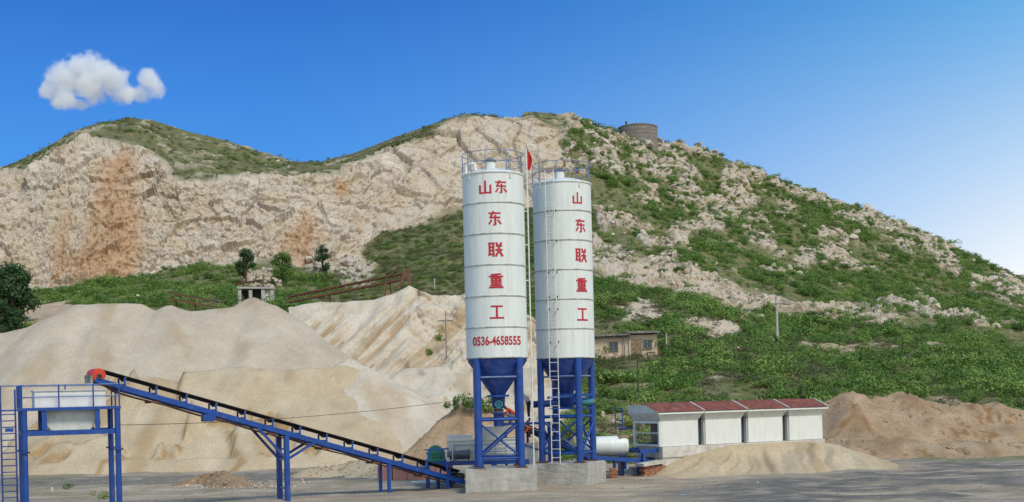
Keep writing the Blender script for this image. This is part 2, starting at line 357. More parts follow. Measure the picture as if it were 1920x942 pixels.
wS = np.clip((np.abs(np.arange(nr) - iE) - 3) / 22.0, 0, 1)[:, None, None]; T = T * (1 - wS) + smooth0(T, 14) * wS
p = T.reshape(-1, 3)
u_ = p[:, 0] / p[:, 1]; v_ = (p[:, 2] - EYE) / p[:, 1]
px = PX + F * (cr * u_ - sr * v_); py = PY - F * (sr * u_ + cr * v_)
behind = np.zeros((nr, nc), bool); behind[iE + 1:] = True; behind = behind.ravel()
yB, yC2, yC, yD, yE = (L(px)[0] for L in (LB, LC2, LC, LD, LE))
ss = lambda a, b, x: (lambda t: t * t * (3 - 2 * t))(np.clip((x - a) / (b - a), 0, 1))
n8 = fbm(p / 9.0, 4, 3); n3 = fbm(p / 3.2, 4, 11); n20 = fbm(p / 22.0, 3, 5)
wob = n8 * 10
left = 1 - ss(1046, 1072, px + wob * 1.5 + (py - 250) * -0.12)
cliff = left * ss(-5, 5, py - yD + wob * 0.5 + 2) * (1 - ss(-7, 7, py - yC + wob * 0.8))
cliff *= 1 - behind
hilltop = left * (py < yD) * (1 - cliff)
r_up = (1 - left) * (py < yC)
# diagonal outcrop streaks on the right-hand slope
q = p.copy(); q[:, 0] = (p[:, 0] * 0.80 + p[:, 2] * 0.6); q[:, 2] = (p[:, 2] * 0.8 - p[:, 0] * 0.6); q[:, 1] *= .5
st = fbm(q / np.array([20.0, 20.0, 7.0]), 4, 23)
upness = np.clip((yC - py) / np.maximum(yC - yE, 1), 0, 1)
outc = r_up * ss(-0.05, 0.2, st * 0.6 + n3 * 0.55 + n8 * 0.15 + (upness - 0.62) * 0.42 - 0.10 + 0.08 * (px < 1450))
band = (px > 1090) * (1 - left) * ss(-10, 2, py - yC + wob * .8) * (1 - ss(-4, 10, py - yC2 + wob * 1.2)) * ss(-0.05, 0.3, n8 * 0.8 + n3 * 0.35 + 0.12 + 0.35 * (px < 1440) - 0.15 * (px > 1440))
gau = lambda cx, cy, rx, ry: np.exp(-(((px - cx) / rx) ** 2 + ((py - cy) / ry) ** 2))
low = (1 - left) * (py > yC2 - 5)
patch = np.clip(low * ss(0.35, 0.6, gau(1205, 588, 42, 26) + gau(1345, 616, 62, 24) + gau(1130, 500, 30, 30) + n3 * 0.22), 0, 1)
talus = left * ss(0.4, 0.65, gau(665, 500, 45, 30) + gau(600, 500, 45, 14) + gau(480, 522, 30, 14) + n3 * 0.3) * (py > yC - 12)
rock = np.clip(cliff + outc * 0.9 + band + patch * 0.75 + talus * 0.8 + hilltop * 0.5 * ss(0.35, 0.8, n3 + n8 * 0.3), 0, 1)
rock = np.where(behind, rock * 0.3, rock)
vst = fbm(p / np.array([3.5, 9.0, 16.0]), 4, 91)
orange = cliff * np.clip(ss(0.2, 1.0, gau(205, 430, 55, 130) * 1.15 + gau(165, 520, 60, 50) + gau(560, 455, 50, 48) + gau(640, 350, 16, 36) + gau(240, 320, 40, 50) * 0.6 + gau(110, 470, 22, 60) * 0.7 + vst * 0.45 + n3 * 0.12 - 0.03), 0, 1) * 0.74
soil = np.clip(patch + left * (px < 180) * (py > 545) * ss(0.3, 0.6, gau(85, 595, 75, 34) + n3 * 0.2) + low * ss(0.42, 0.75, n8 * 0.7 + n3 * 0.4) * 0.8 + (py > 715) * (px > 1060) * (px < 1230) * ss(-0.2, 0.3, n8 + 0.1) * 0.7, 0, 1)
# relief
T3 = T; gx = np.gradient(T3, axis=1); gy = np.gradient(T3, axis=0)
N = np.cross(gx, gy).reshape(-1, 3); N /= np.maximum(np.linalg.norm(N, axis=1, keepdims=True), 1e-6)
N *= np.sign(N[:, 2:3] + 1e-9)
rm = rock > 0.02; disp = np.zeros(len(p))
pr = p[rm] + 0.6 * np.stack([n8[rm], n3[rm], n20[rm]], -1)
f0, c0 = facets(pr / np.array([10.0, 10.0, 13.0]), 400); f1, c1 = facets(pr / 5.5, 100); f2, c2 = facets(pr / 2.3, 200); f3, c3 = facets(pr / 1.05, 300); f4, c4 = facets(pr / 0.55, 500)
cl_ = cliff[rm]; big = cl_ * ss(650, 740, px[rm] + 30 * n8[rm])          # the upper middle face is broken in larger slabs
lo_ = cl_ - big; ou_ = 1 - cl_
dr = f0 * (1.1 * big + 0.9 * lo_) + f1 * (0.55 * big + 0.75 * lo_ + 0.3 * ou_) + f2 * (0.28 * big + 0.5 * lo_ + 0.55 * ou_) + f3 * (0.16 * big + 0.34 * lo_ + 0.4 * ou_) + f4 * (0.08 * big + 0.2 * lo_ + 0.18 * ou_)
dr += -0.7 * big * (1 - ss(0.0, 0.06, c0)) - 0.3 * big * (1 - ss(0, 0.07, c1)) - 0.2 * (1 - ss(0.0, 0.12, c2)) * (1 - .5 * big)
dr = dr * (1 - 0.1 * lo_) + 0.3 * ou_
disp[rm] = dr * rock[rm] * (1 - 0.6 * patch[rm])
disp += n20 * 1.3 * (1 - 0.5 * (py > yC)) + n8 * 0.55 + n3 * 0.16
fade = ss(0, 14, np.arange(nr))[:, None].repeat(nc, 1).ravel()
edge = (np.abs(py - yE) < 9) * (1 - rock) * 0.75
disp *= fade * (1 - edge)
V = p + N * disp[:, None]
HX, HY, HZ = P(1122, 668, 124).x, 124.0, P(1150, 668, 124).z          # levelled ground for the house on the slope
kx = ss(HX - 4.5, HX - 1.5, V[:, 0]) * (1 - ss(HX + 7.0, HX + 10, V[:, 0])); fy_ = kx * ss(104, 112, V[:, 1]) * (1 - ss(127.5, 131, V[:, 1]))
zt_ = HZ - 0.25 - np.clip(123.5 - V[:, 1], 0, 30) * 0.20; V[:, 2] = V[:, 2] * (1 - fy_) + np.minimum(V[:, 2], zt_) * fy_
TQ = grid_quads(nr, nc)
hill = np_mesh('quarried_hillside', V, TQ, 'terrain', False, {'rock': rock, 'orange': orange, 'soil': soil})
tag(hill, kind='structure')
bvh = BVHTree.FromPolygons([tuple(x) for x in V[:].tolist()], TQ.tolist(), all_triangles=False)
def hit(px_, py_):
    o = Vector((0, 0, EYE)); r = bvh.ray_cast(o, (P(px_, py_, 100) - o).normalized()); return r[0] if r[0] else P(px_, py_, 180)
def ground_z(x, y):
    r = bvh.ray_cast(Vector((x, y, 200)), Vector((0, 0, -1))); return r[0].z if r[0] else 0.0

# ------------------------------------------------------------------ the yard
def ground_mat():
    m = bpy.data.materials.new('yard_ground'); m.use_nodes = True; t = m.node_tree; b = t.nodes['Principled BSDF']
    b.inputs['Roughness'].default_value = 0.95; b.inputs['Specular IOR Level'].default_value = 0.15
    tc = t.nodes.new('ShaderNodeTexCoord')
    def noise(s_, det, st=(1, 1, 1), rough=0.65):
        mp = t.nodes.new('ShaderNodeMapping'); mp.inputs['Scale'].default_value = st
        n = t.nodes.new('ShaderNodeTexNoise'); n.inputs['Scale'].default_value = s_; n.inputs['Detail'].default_value = det; n.inputs['Roughness'].default_value = rough
        t.links.new(tc.outputs['Object'], mp.inputs[0]); t.links.new(mp.outputs[0], n.inputs['Vector']); return n.outputs[0]
    def ramp(f, *st):
        r = t.nodes.new('ShaderNodeValToRGB'); e = r.color_ramp.elements
        e[0].position, e[0].color = st[0][0], (*st[0][1], 1); e[1].position, e[1].color = st[-1][0], (*st[-1][1], 1)
        for p_, c in st[1:-1]: x = e.new(p_); x.color = (*c, 1)
        t.links.new(f, r.inputs[0]); return r.outputs[0]
    def mixc(f, a, c):
        n = t.nodes.new('ShaderNodeMix'); n.data_type = 'RGBA'; t.links.new(f, n.inputs[0]); t.links.new(a, n.inputs[6]); t.links.new(c, n.inputs[7]); return n.outputs[2]
    dirt = ramp(noise(0.5, 9, (0.5, 1.4, 1), 0.7), (0.3, (0.25, 0.195, 0.135)), (0.5, (0.375, 0.30, 0.22)), (0.68, (0.54, 0.455, 0.35)))
    dark = ramp(noise(0.9, 9, (0.6, 1.1, 1), 0.72), (0.3, (0.105, 0.093, 0.08)), (0.5, (0.175, 0.157, 0.137)), (0.64, (0.36, 0.31, 0.25)))
    grs = ramp(noise(2.0, 6), (0.3, (0.10, 0.13, 0.04)), (0.7, (0.26, 0.24, 0.12)))
    c = mixc(attr_node(t, 'dark'), dirt, dark); c = mixc(attr_node(t, 'grass'), c, grs)
    sp = ramp(noise(9.0, 6, (1, 1, 1), 0.8), (0.35, (0.72, 0.72, 0.72)), (0.62, (1.12, 1.12, 1.12)))
    mu = t.nodes.new('ShaderNodeMix'); mu.data_type = 'RGBA'; mu.blend_type = 'MULTIPLY'; mu.inputs[0].default_value = 1
    t.links.new(c, mu.inputs[6]); t.links.new(sp, mu.inputs[7]); t.links.new(mu.outputs[2], b.inputs['Base Color'])
    bp = t.nodes.new('ShaderNodeBump'); bp.inputs['Strength'].default_value = 0.7; bp.inputs['Distance'].default_value = 0.08
    t.links.new(noise(5.0, 8, (1, 1, 1), 0.75), bp.inputs['Height']); t.links.new(bp.outputs[0], b.inputs['Normal'])
    return m
M['ground'] = ground_mat()
gxs = np.concatenate([-np.geomspace(3000, 45, 24), np.arange(-44, 44.1, 0.4), np.geomspace(45, 3000, 24)])
gys = np.concatenate([-np.geomspace(3000, 30, 20), np.arange(-25, 44, 3.0), np.arange(44, 92, 0.35), np.geomspace(93, 3500, 26)])
X, Y = np.meshgrid(gxs, gys); gp = np.stack([X.ravel(), Y.ravel(), np.zeros(X.size)], -1)
gn = fbm(gp / 3.0, 4, 41); gn2 = fbm(gp * np.array([0.2, 0.5, 1]), 5, 47, 0.6); gn1 = fbm(gp / 0.9, 3, 53)
near = (np.abs(gp[:, 0]) < 44) & (gp[:, 1] > 44) & (gp[:, 1] < 92)
gp[:, 2] = np.where(near, gn * 0.06 + gn1 * 0.03 + gn2 * 0.05, 0)
x_, y_ = gp[:, 0], gp[:, 1]
road_l = ss(67, 69.5, y_ + gn) * (1 - ss(76, 78.5, y_ + gn)) * (1 - ss(-6, -2, x_))
yard_r = ss(4.0, 8.5, x_ + gn * 1.5 - (y_ - 50) * 0.22) * (1 - ss(62, 65.5, y_ + gn * 1.2 - 0.06 * x_)) * ss(-0.5, 0.15, gn2 + 0.12 + gn * 0.15)
yard_r += ss(16, 19, x_) * ss(62, 64, y_) * (1 - ss(72, 75, y_ + gn)) * ss(-0.4, 0.1, gn2)
strip_l = (1 - ss(-3, 1, x_)) * ss(55.5, 57, y_ + gn) * (1 - ss(60, 62, y_ + gn)) * 0.4 * ss(-0.3, 0.3, gn2)
fg = (1 - ss(0, 4, x_)) * (1 - ss(52, 54.5, y_ + gn * 1.0)) * 0.2
BA = math.radians(28); B0 = P(1240, 838, 66)
lx_ = (x_ - B0.x) * math.cos(BA) + (y_ - B0.y) * math.sin(BA); ly_ = -(x_ - B0.x) * math.sin(BA) + (y_ - B0.y) * math.cos(BA)
spill = ss(-7.5, -4.2, ly_ + gn * 0.9 + gn2 * 0.8) * (ly_ < 1) * ss(-3, 0, lx_ + gn) * (1 - ss(13, 16, lx_ + gn))
dark = np.clip((road_l * 0.85 + yard_r + strip_l + fg) * (1 - 0.85 * spill), 0, 1)
grassm = np.clip(ss(0.35, 0.7, gn + gn1 * 0.5) * (1 - dark) * ((y_ > 58) & (y_ < 90)) * 0.6 * (x_ < -5) + (x_ > 18) * (y_ > 71) * (y_ < 80) * ss(-0.2, 0.4, gn) * 0.8, 0, 1)
ground = np_mesh('ground', gp, grid_quads(len(gys), len(gxs)), 'ground', True, {'dark': dark, 'grass': grassm})
tag(ground, kind='structure')

# ------------------------------------------------------------------ heaps of sand, gravel and earth
def pile_mat(name, a, b_, c, sc1=0.35, grain=9.0):
    m = bpy.data.materials.new(name); m.use_nodes = True; t = m.node_tree; b = t.nodes['Principled BSDF']
    b.inputs['Roughness'].default_value = 0.95; b.inputs['Specular IOR Level'].default_value = 0.1
    tc = t.nodes.new('ShaderNodeTexCoord')
    def noise(s_, det, rough=0.65):
        n = t.nodes.new('ShaderNodeTexNoise'); n.inputs['Scale'].default_value = s_; n.inputs['Detail'].default_value = det; n.inputs['Roughness'].default_value = rough
        t.links.new(tc.outputs['Object'], n.inputs['Vector']); return n.outputs[0]
    r = t.nodes.new('ShaderNodeValToRGB'); e = r.color_ramp.elements
    e[0].position, e[0].color = 0.3, (*a, 1); e[1].position, e[1].color = 0.72, (*c, 1); x = e.new(0.5); x.color = (*b_, 1)
    t.links.new(noise(sc1, 9, 0.62), r.inputs[0])
    g = t.nodes.new('ShaderNodeValToRGB'); e = g.color_ramp.elements
    e[0].position, e[0].color = 0.36, (0.76, 0.75, 0.74, 1); e[1].position, e[1].color = 0.62, (1.1, 1.1, 1.1, 1)
    t.links.new(noise(grain, 5, 0.8), g.inputs[0])
    mu = t.nodes.new('ShaderNodeMix'); mu.data_type = 'RGBA'; mu.blend_type = 'MULTIPLY'; mu.inputs[0].default_value = 1
    t.links.new(r.outputs[0], mu.inputs[6]); t.links.new(g.outputs[0], mu.inputs[7])
    mx_ = t.nodes.new('ShaderNodeMix'); mx_.data_type = 'RGBA'; t.links.new(attr_node(t, 'dark_tone'), mx_.inputs[0]); t.links.new(mu.outputs[2], mx_.inputs[6])
    mx_.inputs[7].default_value = (a[0] * 0.80, a[1] * 0.68, a[2] * 0.52, 1)  # darker, browner tone mixed in by the mask
    t.links.new(mx_.outputs[2], b.inputs['Base Color'])
    bp = t.nodes.new('ShaderNodeBump'); bp.inputs['Strength'].default_value = 0.6; bp.inputs['Distance'].default_value = 0.07
    t.links.new(noise(grain * 0.6, 6, 0.8), bp.inputs['Height']); t.links.new(bp.outputs[0], b.inputs['Normal'])
    return m
M['gravel'] = pile_mat('grey_gravel', (0.41, 0.34, 0.26), (0.475, 0.40, 0.31), (0.55, 0.475, 0.38))
M['sand'] = pile_mat('yellow_sand', (0.42, 0.325, 0.21), (0.49, 0.39, 0.265), (0.56, 0.465, 0.335))
M['palesand'] = pile_mat('pale_crushed_sand', (0.47, 0.39, 0.295), (0.55, 0.47, 0.37), (0.62, 0.55, 0.455))
M['dirt'] = pile_mat('orange_brown_dirt', (0.22, 0.14, 0.08), (0.30, 0.20, 0.12), (0.40, 0.29, 0.19), 0.9, 5.0)
M['earth'] = pile_mat('brown_earth', (0.29, 0.195, 0.12), (0.37, 0.26, 0.165), (0.44, 0.33, 0.225), 0.5, 5.0)

heaps = {}
def pile(name, ridge, slope, m, label, cat, step=0.3, rill=0.15, rfreq=1.0, rough=0.12, slump=0.0, base=-0.25, round_=0.6, seed=1, skew=0.0):
    """heap: ridge = world points (x, y, height); material lies at its angle of repose around them"""
    R = np.array(ridge, float); mg = R[:, 2].max() / slope + 1.5
    x0, x1 = R[:, 0].min() - mg, R[:, 0].max() + mg; y0, y1 = R[:, 1].min() - mg, R[:, 1].max() + mg
    xs = np.arange(x0, x1, step); ys = np.arange(y0, y1, step); X, Y = np.meshgrid(xs, ys)
    Q = np.stack([X.ravel(), Y.ravel(), np.zeros(X.size)], -1)
    wx = fbm(Q / 5.0, 3, seed) * 0.5; wy = fbm(Q / 5.0, 3, seed + 9) * 0.5
    x, y = Q[:, 0] + wx, Q[:, 1] + wy
    best = np.full(len(x), -99.0); sp = np.zeros(len(x)); dist = np.zeros(len(x)); acc = 0.0
    for a, b in zip(R[:-1], R[1:]):
        ab = b[:2] - a[:2]; L2 = (ab ** 2).sum(); t = np.clip(((x - a[0]) * ab[0] + (y - a[1]) * ab[1]) / L2, 0, 1)
        dx_, dy_ = x - a[0] - t * ab[0], y - a[1] - t * ab[1]; d = np.sqrt(dx_ ** 2 + dy_ ** 2)
        h = a[2] + t * (b[2] - a[2]) - slope * (np.sqrt(d * d + round_ ** 2) - round_)
        m1 = h > best
        best = np.where(m1, h, best); L = math.sqrt(L2)
        sp = np.where(m1, acc + t * L + np.arctan2(dy_, dx_) * 2.5, sp); dist = np.where(m1, d, dist); acc += L
    s3 = np.stack([(sp + skew * dist) * rfreq, dist * 0.06, np.zeros(len(x))], -1)
    rl = fbm(s3, 3, seed + 21); rl2 = fbm(s3 * 2.7 + 5, 2, seed + 25)
    k = ss(0.2, 1.5, dist) * ss(-0.3, 0.6, best)
    nz = fbm(Q / 2.2, 4, seed + 31); n6 = fbm(Q / 7.0, 3, seed + 37)
    h = best + k * (rl * rill + rl2 * rill * 0.5) + nz * rough + n6 * rough * 2.0
    dark_tone = np.zeros(len(x))
    if slump:
        cut = ss(0.10, 0.20, n6 * 0.55 + rl * 0.4 + nz * 0.08); h = h - cut * slump * ss(0.5, 1.5, best); dark_tone = np.clip(ss(0.02, 0.2, cut) * (1 - ss(0.75, 1.0, cut)) * 1.0, 0, 1)  # darker tone along the edges of the slump cuts
    dark_tone = np.clip(dark_tone + 0.5 * ss(0.25, 0.7, rl * 0.7 + nz * 0.35), 0, 1)  # darker tone following the rill noise
    Z = np.maximum(h, base); Q[:, 2] = Z
    nr_, nc_ = len(ys), len(xs); quads = grid_quads(nr_, nc_)
    kq = (Z[quads] > base + 1e-4).any(1); quads = quads[kq]
    us = np.unique(quads); mp = -np.ones(len(Q), int); mp[us] = np.arange(len(us))
    V = Q[us]; c = V.mean(0); c[2] = 0
    o = np_mesh(name, V - c, mp[quads], m, True, {'dark_tone': dark_tone[us]}); o.location = c
    tag(o, label, cat); heaps[label] = V
    return o
def rp(*a): return [tuple(P(x, y, d)) for x, y, d in a]
pile('gravel_heap', rp((-60, 640, 100), (60, 618, 101), (150, 574, 102), (255, 570, 103), (285, 581, 103), (316, 568, 103), (350, 577, 103), (430, 577, 104), (468, 560, 105), (500, 572, 104), (545, 610, 103), (560, 640, 102)), 0.70, 'gravel',
     'largest heap, smooth grey-tan gravel with several peaks at the left', 'gravel heap', rill=0.13, rfreq=0.7, rough=0.10, seed=3)
pile('sand_heap', rp((20, 800, 92), (90, 752, 92), (190, 715, 92), (260, 692, 92), (350, 696, 92), (450, 686, 92), (540, 690, 92.5), (600, 684, 93), (645, 680, 93.5)), 0.66, 'sand',
     'broad slumped yellow sand heap behind the long blue conveyor', 'sand heap', rill=0.20, rfreq=0.6, rough=0.14, slump=0.9, seed=5)
pile('pale_sand_heap', rp((664, 670, 94.2), (690, 684, 93.6), (760, 735, 92), (835, 792, 90)), 0.68, 'palesand',
     'pale sand ridge sloping down to the right towards the mixer', 'sand heap', rill=0.10, rfreq=0.7, rough=0.06, seed=8)
pile('pale_sand_bank', rp((690, 690, 108), (800, 690, 108), (900, 688, 108), (1000, 690, 107), (1040, 735, 106)), 0.5, 'palesand',
     'low pale bank of quarry sand seen behind the two silos', 'sand bank', rill=0.2, rfreq=0.7, rough=0.2, slump=0.5, seed=10)
BA = math.radians(28); B0 = P(1240, 838, 66)
def bl(x, y, h): return (B0.x + x * math.cos(BA) - y * math.sin(BA), B0.y + x * math.sin(BA) + y * math.cos(BA), h)
pile('spread_sand_heap', [bl(0.9, -0.5, 0.55), bl(2.5, -0.35, 1.1), bl(4.5, -0.3, 1.42), bl(7.5, -0.3, 1.5), bl(10.2, -0.3, 1.45), bl(12.2, -0.6, 0.85), bl(13.2, -0.9, 0.4)], 0.31, 'sand',
     'furrowed sand heap spilling in front of the white aggregate bins', 'sand heap', step=0.12, rill=0.30, rfreq=1.3, rough=0.03, round_=0.15, seed=12, skew=0.55)
pile('earth_mound', rp((1560, 775, 88), (1600, 735, 89), (1640, 745, 89), (1700, 738, 90), (1760, 752, 90), (1800, 762, 90), (1860, 752, 91), (1920, 766, 91), (2000, 750, 92), (2120, 770, 93)), 0.55, 'earth',
     'long brown earth mound right of the white bins', 'earth mound', rill=0.22, rfreq=0.8, rough=0.24, slump=0.25, seed=14)
pile('earth_shelf', rp((1572, 826, 79), (1640, 822, 79.5), (1700, 832, 78), (1760, 836, 77.5), (1850, 838, 77), (1960, 840, 76.5), (2080, 842, 76)), 0.30, 'earth',
     'low eroded orange-brown earth shelf at the foot of the mound', 'earth mound', rill=0.18, rfreq=1.2, rough=0.16, slump=0.25, seed=15)
pile('dirt_heap', [tuple(G(330, 912)[:2]) + (0.30,), tuple(G(385, 908)[:2]) + (0.62,), tuple(G(430, 908)[:2]) + (0.85,), tuple(G(455, 912)[:2]) + (0.4,)], 0.5, 'dirt',
     'small brown dirt heap on the ground under the conveyor', 'dirt heap', step=0.12, rill=0.08, rough=0.09, round_=0.2, seed=17)
pile('rubble_heap', [tuple(G(600, 893)[:2]) + (0.35,), tuple(G(660, 888)[:2]) + (0.75,), tuple(G(700, 890)[:2]) + (0.7,), tuple(G(735, 893)[:2]) + (0.3,)], 0.45, 'sand',
     'low sandy spoil heap behind the conveyor tail', 'dirt heap', step=0.15, rill=0.08, rough=0.10, round_=0.3, seed=18)

pile('earth_bank', rp((838, 772, 86), (860, 757, 86.5), (890, 760, 86.5), (925, 765, 86.5), (950, 785, 86)), 0.95, 'earth',
     'small eroded earth bank behind the left silo legs', 'earth bank', step=0.2, rill=0.2, rfreq=1.2, rough=0.15, round_=0.5, seed=19)
# the eroded bench of crushed stone under the old crusher
ec = np.arange(540, 1040, 1.6)
crest = np.interp(ec, [540, 600, 640, 700, 740, 768, 790, 815, 870, 930, 1000, 1040], [575, 566, 566, 562, 550, 533, 548, 556, 545, 560, 600, 640])
nrow = 150; EV = []; ed = np.zeros((nrow, len(ec)))
for k in range(nrow):
    t = k / (nrow - 1)
    if t < 0.75: s = t / 0.75; d = 104 + 15 * s; z0 = -0.5; zc = np.array([P(a, b, 119).z for a, b in zip(ec, crest)]); z = z0 + (zc - z0) * s ** 0.9
    else: s = (t - 0.75) / 0.25; d = 119 + 34 * s; z = zc * (1 - s) + np.minimum(zc, 14.2) * s - 1.5 * s
    EV.append(np.stack([(cr * (ec - PX) / F) * d + sr * (PY - 560) / F * d, np.full(len(ec), d), z], -1))
EV = np.array(EV); ep = EV.reshape(-1, 3)
s3 = np.stack([ep[:, 0] * 1.0 - ep[:, 2] * 0.85, ep[:, 2] * 0.10, ep[:, 0] * 0], -1)
rl = fbm(s3, 4, 61, 0.6); nz = fbm(ep / 2.5, 5, 63); rightp = ss(-10.5, -8, ep[:, 0])
tt = np.repeat((np.arange(nrow) / (nrow - 1))[:, None], len(ec), 1).ravel()
dd = -(rl * 0.5 * (1 - rightp * 0.7) * (1 - ss(0.55, 0.75, tt)) + nz * (0.30 + 0.8 * rightp))
flat = np.repeat(ss(0, 0.1, 1 - np.arange(nrow) / (nrow - 1))[:, None], len(ec), 1).ravel()
ep = ep + np.stack([dd * 0.1, dd, -dd * 0.25], -1) * flat[:, None]
M['bench'] = pile_mat('crushed_stone_bank', (0.43, 0.35, 0.25), (0.54, 0.465, 0.365), (0.64, 0.575, 0.49), 0.45, 7.0)
tag(np_mesh('quarry_bench', ep, grid_quads(nrow, len(ec)), 'bench', True, {'dark_tone': np.clip(ss(0.1, 0.6, -rl + nz * 0.4) * 0.7, 0, 1)}), kind='structure')  # darker tone in the recessed rills of the bench

# ------------------------------------------------------------------ ground cover (uncountable): shrubs, scrub, outcrop stones, pebbles
def leaf_cloud(n, size, lumps, squash=0.75, seed=0, up=0.3):
    r = np.random.default_rng(seed); cs = r.normal(size=(lumps, 3)) * np.array([0.42, 0.42, 0.22]) + np.array([0, 0, 0.42])
    rad = r.uniform(0.32, 0.62, lumps); k = r.integers(0, lumps, n)
    dv = r.normal(size=(n, 3)); dv /= np.linalg.norm(dv, axis=1, keepdims=True)
    c = cs[k] + dv * (rad[k] * r.uniform(0.72, 1.05, n))[:, None] * np.array([1, 1, squash]); c[:, 2] = np.abs(c[:, 2])
    nn = dv + r.normal(size=(n, 3)) * 0.42 + np.array([0, 0, up]); nn /= np.linalg.norm(nn, axis=1, keepdims=True)
    a = np.cross(nn, r.normal(size=(n, 3))); a /= np.linalg.norm(a, axis=1, keepdims=True); b = np.cross(nn, a)
    s = (size * r.uniform(0.6, 1.3, n))[:, None]
    V = np.stack([c - a * s, c + b * s * 0.6, c + a * s, c - b * s * 0.6], 1).reshape(-1, 3)
    return V, np.arange(4 * n).reshape(-1, 4)
def src_obj(name, V, Q, m, smooth=False):
    o = np_mesh(name, V, Q, m, smooth); C.objects.unlink(o); return o
def coll(name, objs):
    c = bpy.data.collections.new(name)
    for o in objs: c.objects.link(o)
    return c
def rock_src(seed, m='stone'):
    bm = bmesh.new(); bmesh.ops.create_icosphere(bm, subdivisions=2, radius=1.0); r = random.Random(seed)
    pl = [(Vector((r.gauss(0, 1), r.gauss(0, 1), r.gauss(0, 1))).normalized(), r.uniform(0.35, 0.75)) for _ in range(11)]
    for v in bm.verts:
        for n, d in pl:
            k = v.co.dot(n) - d
            if k > 0: v.co -= n * k
        v.co += Vector((r.uniform(-1, 1), r.uniform(-1, 1), r.uniform(-1, 1))) * 0.04
    me = bpy.data.meshes.new('rock'); bm.to_mesh(me); bm.free(); me.materials.append(M[m]); return me
rock_meshes = [rock_src(50 + i) for i in range(7)]
shrubs = coll('shrub_kinds', [src_obj('shrub_kind', *leaf_cloud(360, 0.092, 8, seed=i), 'leaf') for i in range(6)])
scrubs = coll('scrub_kinds', [src_obj('scrub_kind', *leaf_cloud(200, 0.09, 6, 0.6, seed=20 + i), 'scrub') for i in range(4)])
stones = coll('stone_kinds', [bpy.data.objects.new('stone_kind', me) for me in rock_meshes])
def scatter(name, pos, scl, rot, coll_, nk):
    n = len(pos); me = bpy.data.meshes.new(name); me.vertices.add(n); me.vertices.foreach_set('co', np.asarray(pos, np.float32).ravel())
    for nm, ty, a in (('scl', 'FLOAT_VECTOR', scl), ('rot', 'FLOAT_VECTOR', rot)):
        at = me.attributes.new(nm, ty, 'POINT'); at.data.foreach_set('vector', np.asarray(a, np.float32).ravel())
    at = me.attributes.new('idx', 'INT', 'POINT'); at.data.foreach_set('value', rng.integers(0, nk, n).astype(np.int32))
    o = bpy.data.objects.new(name, me); C.objects.link(o)
    g = bpy.data.node_groups.new(name, 'GeometryNodeTree')
    g.interface.new_socket('Geometry', in_out='INPUT', socket_type='NodeSocketGeometry'); g.interface.new_socket('Geometry', in_out='OUTPUT', socket_type='NodeSocketGeometry')
    gi = g.nodes.new('NodeGroupInput'); go = g.nodes.new('NodeGroupOutput'); ip = g.nodes.new('GeometryNodeInstanceOnPoints')
    ci = g.nodes.new('GeometryNodeCollectionInfo'); ci.inputs['Collection'].default_value = coll_; ci.inputs['Separate Children'].default_value = True; ci.inputs['Reset Children'].default_value = True
    def na(nm, ty):
        x = g.nodes.new('GeometryNodeInputNamedAttribute'); x.data_type = ty; x.inputs['Name'].default_value = nm
        return [s for s in x.outputs if s.enabled and s.name == 'Attribute'][0]
    ip.inputs['Pick Instance'].default_value = True
    g.links.new(gi.outputs[0], ip.inputs['Points']); g.links.new(ci.outputs[0], ip.inputs['Instance'])
    g.links.new(na('idx', 'INT'), ip.inputs['Instance Index']); g.links.new(na('scl', 'FLOAT_VECTOR'), ip.inputs['Scale'])
    rt = ip.inputs['Rotation']
    e2r = g.nodes.new('FunctionNodeEulerToRotation'); g.links.new(na('rot', 'FLOAT_VECTOR'), e2r.inputs[0]); g.links.new(e2r.outputs[0], rt)
    g.links.new(ip.outputs[0], go.inputs[0])
    md = o.modifiers.new('scatter', 'NODES'); md.node_group = g
    return tag(o, kind='stuff')
# area-weighted sampling of the hillside
qa = V[TQ]; area = 0.5 * (np.linalg.norm(np.cross(qa[:, 1] - qa[:, 0], qa[:, 2] - qa[:, 0]), axis=1) + np.linalg.norm(np.cross(qa[:, 3] - qa[:, 2], qa[:, 0] - qa[:, 2]), axis=1))
vis = (~behind) & (px > -150) & (px < 2080)
def sample(dens):
    wq = area * dens[TQ].mean(1) * vis[TQ].all(1); tot = wq.sum(); n = rng.poisson(tot)
    q = rng.choice(len(TQ), n, p=wq / tot); a, b = rng.random((2, n, 1))
    c = qa[q]; pos = (c[:, 0] * (1 - a) + c[:, 1] * a) * (1 - b) + (c[:, 3] * (1 - a) + c[:, 2] * a) * b
    return pos, TQ[q, 0]
def rots(n, tilt=0.15): return np.stack([rng.normal(0, tilt, n), rng.normal(0, tilt, n), rng.uniform(0, 6.28, n)], -1)
nl = fbm(p / 6.0, 3, 77)
house_gap = 1 - ss(0.35, 0.6, gau(1176, 662, 75, 34))
dens = (1 - rock) ** 1.5 * house_gap * (low * (1 - patch) * (1 - soil * 0.6) * 0.62 * ss(-0.9, -0.2, nl) +
        r_up * (1 - outc) * 0.6 * ss(-0.7, 0.1, nl + 0.1) +
        left * (py > yC) * (px < 640) * 0.8 * (1 - soil) * ss(-0.55, 0.05, nl + 0.15))
dens += band * 0.12 + outc * 0.16 + r_up * 0.05 + left * (py > yC) * ss(900, 960, px + wob) * 0.55 * (1 - rock)
pos, vi = sample(dens); n = len(pos)
s = np.clip(np.exp(rng.normal(-0.28, 0.33, n)), 0.35, 1.7) * np.where(low[vi] > 0.5, 1.0, 0.8) * (1 + 0.3 * nl[vi])
scatter('shrub_cover', pos - np.array([0, 0, 0.12]), np.stack([s * 1.15, s * 1.15, s * rng.uniform(0.75, 1.3, n)], -1), rots(n), shrubs, 6)
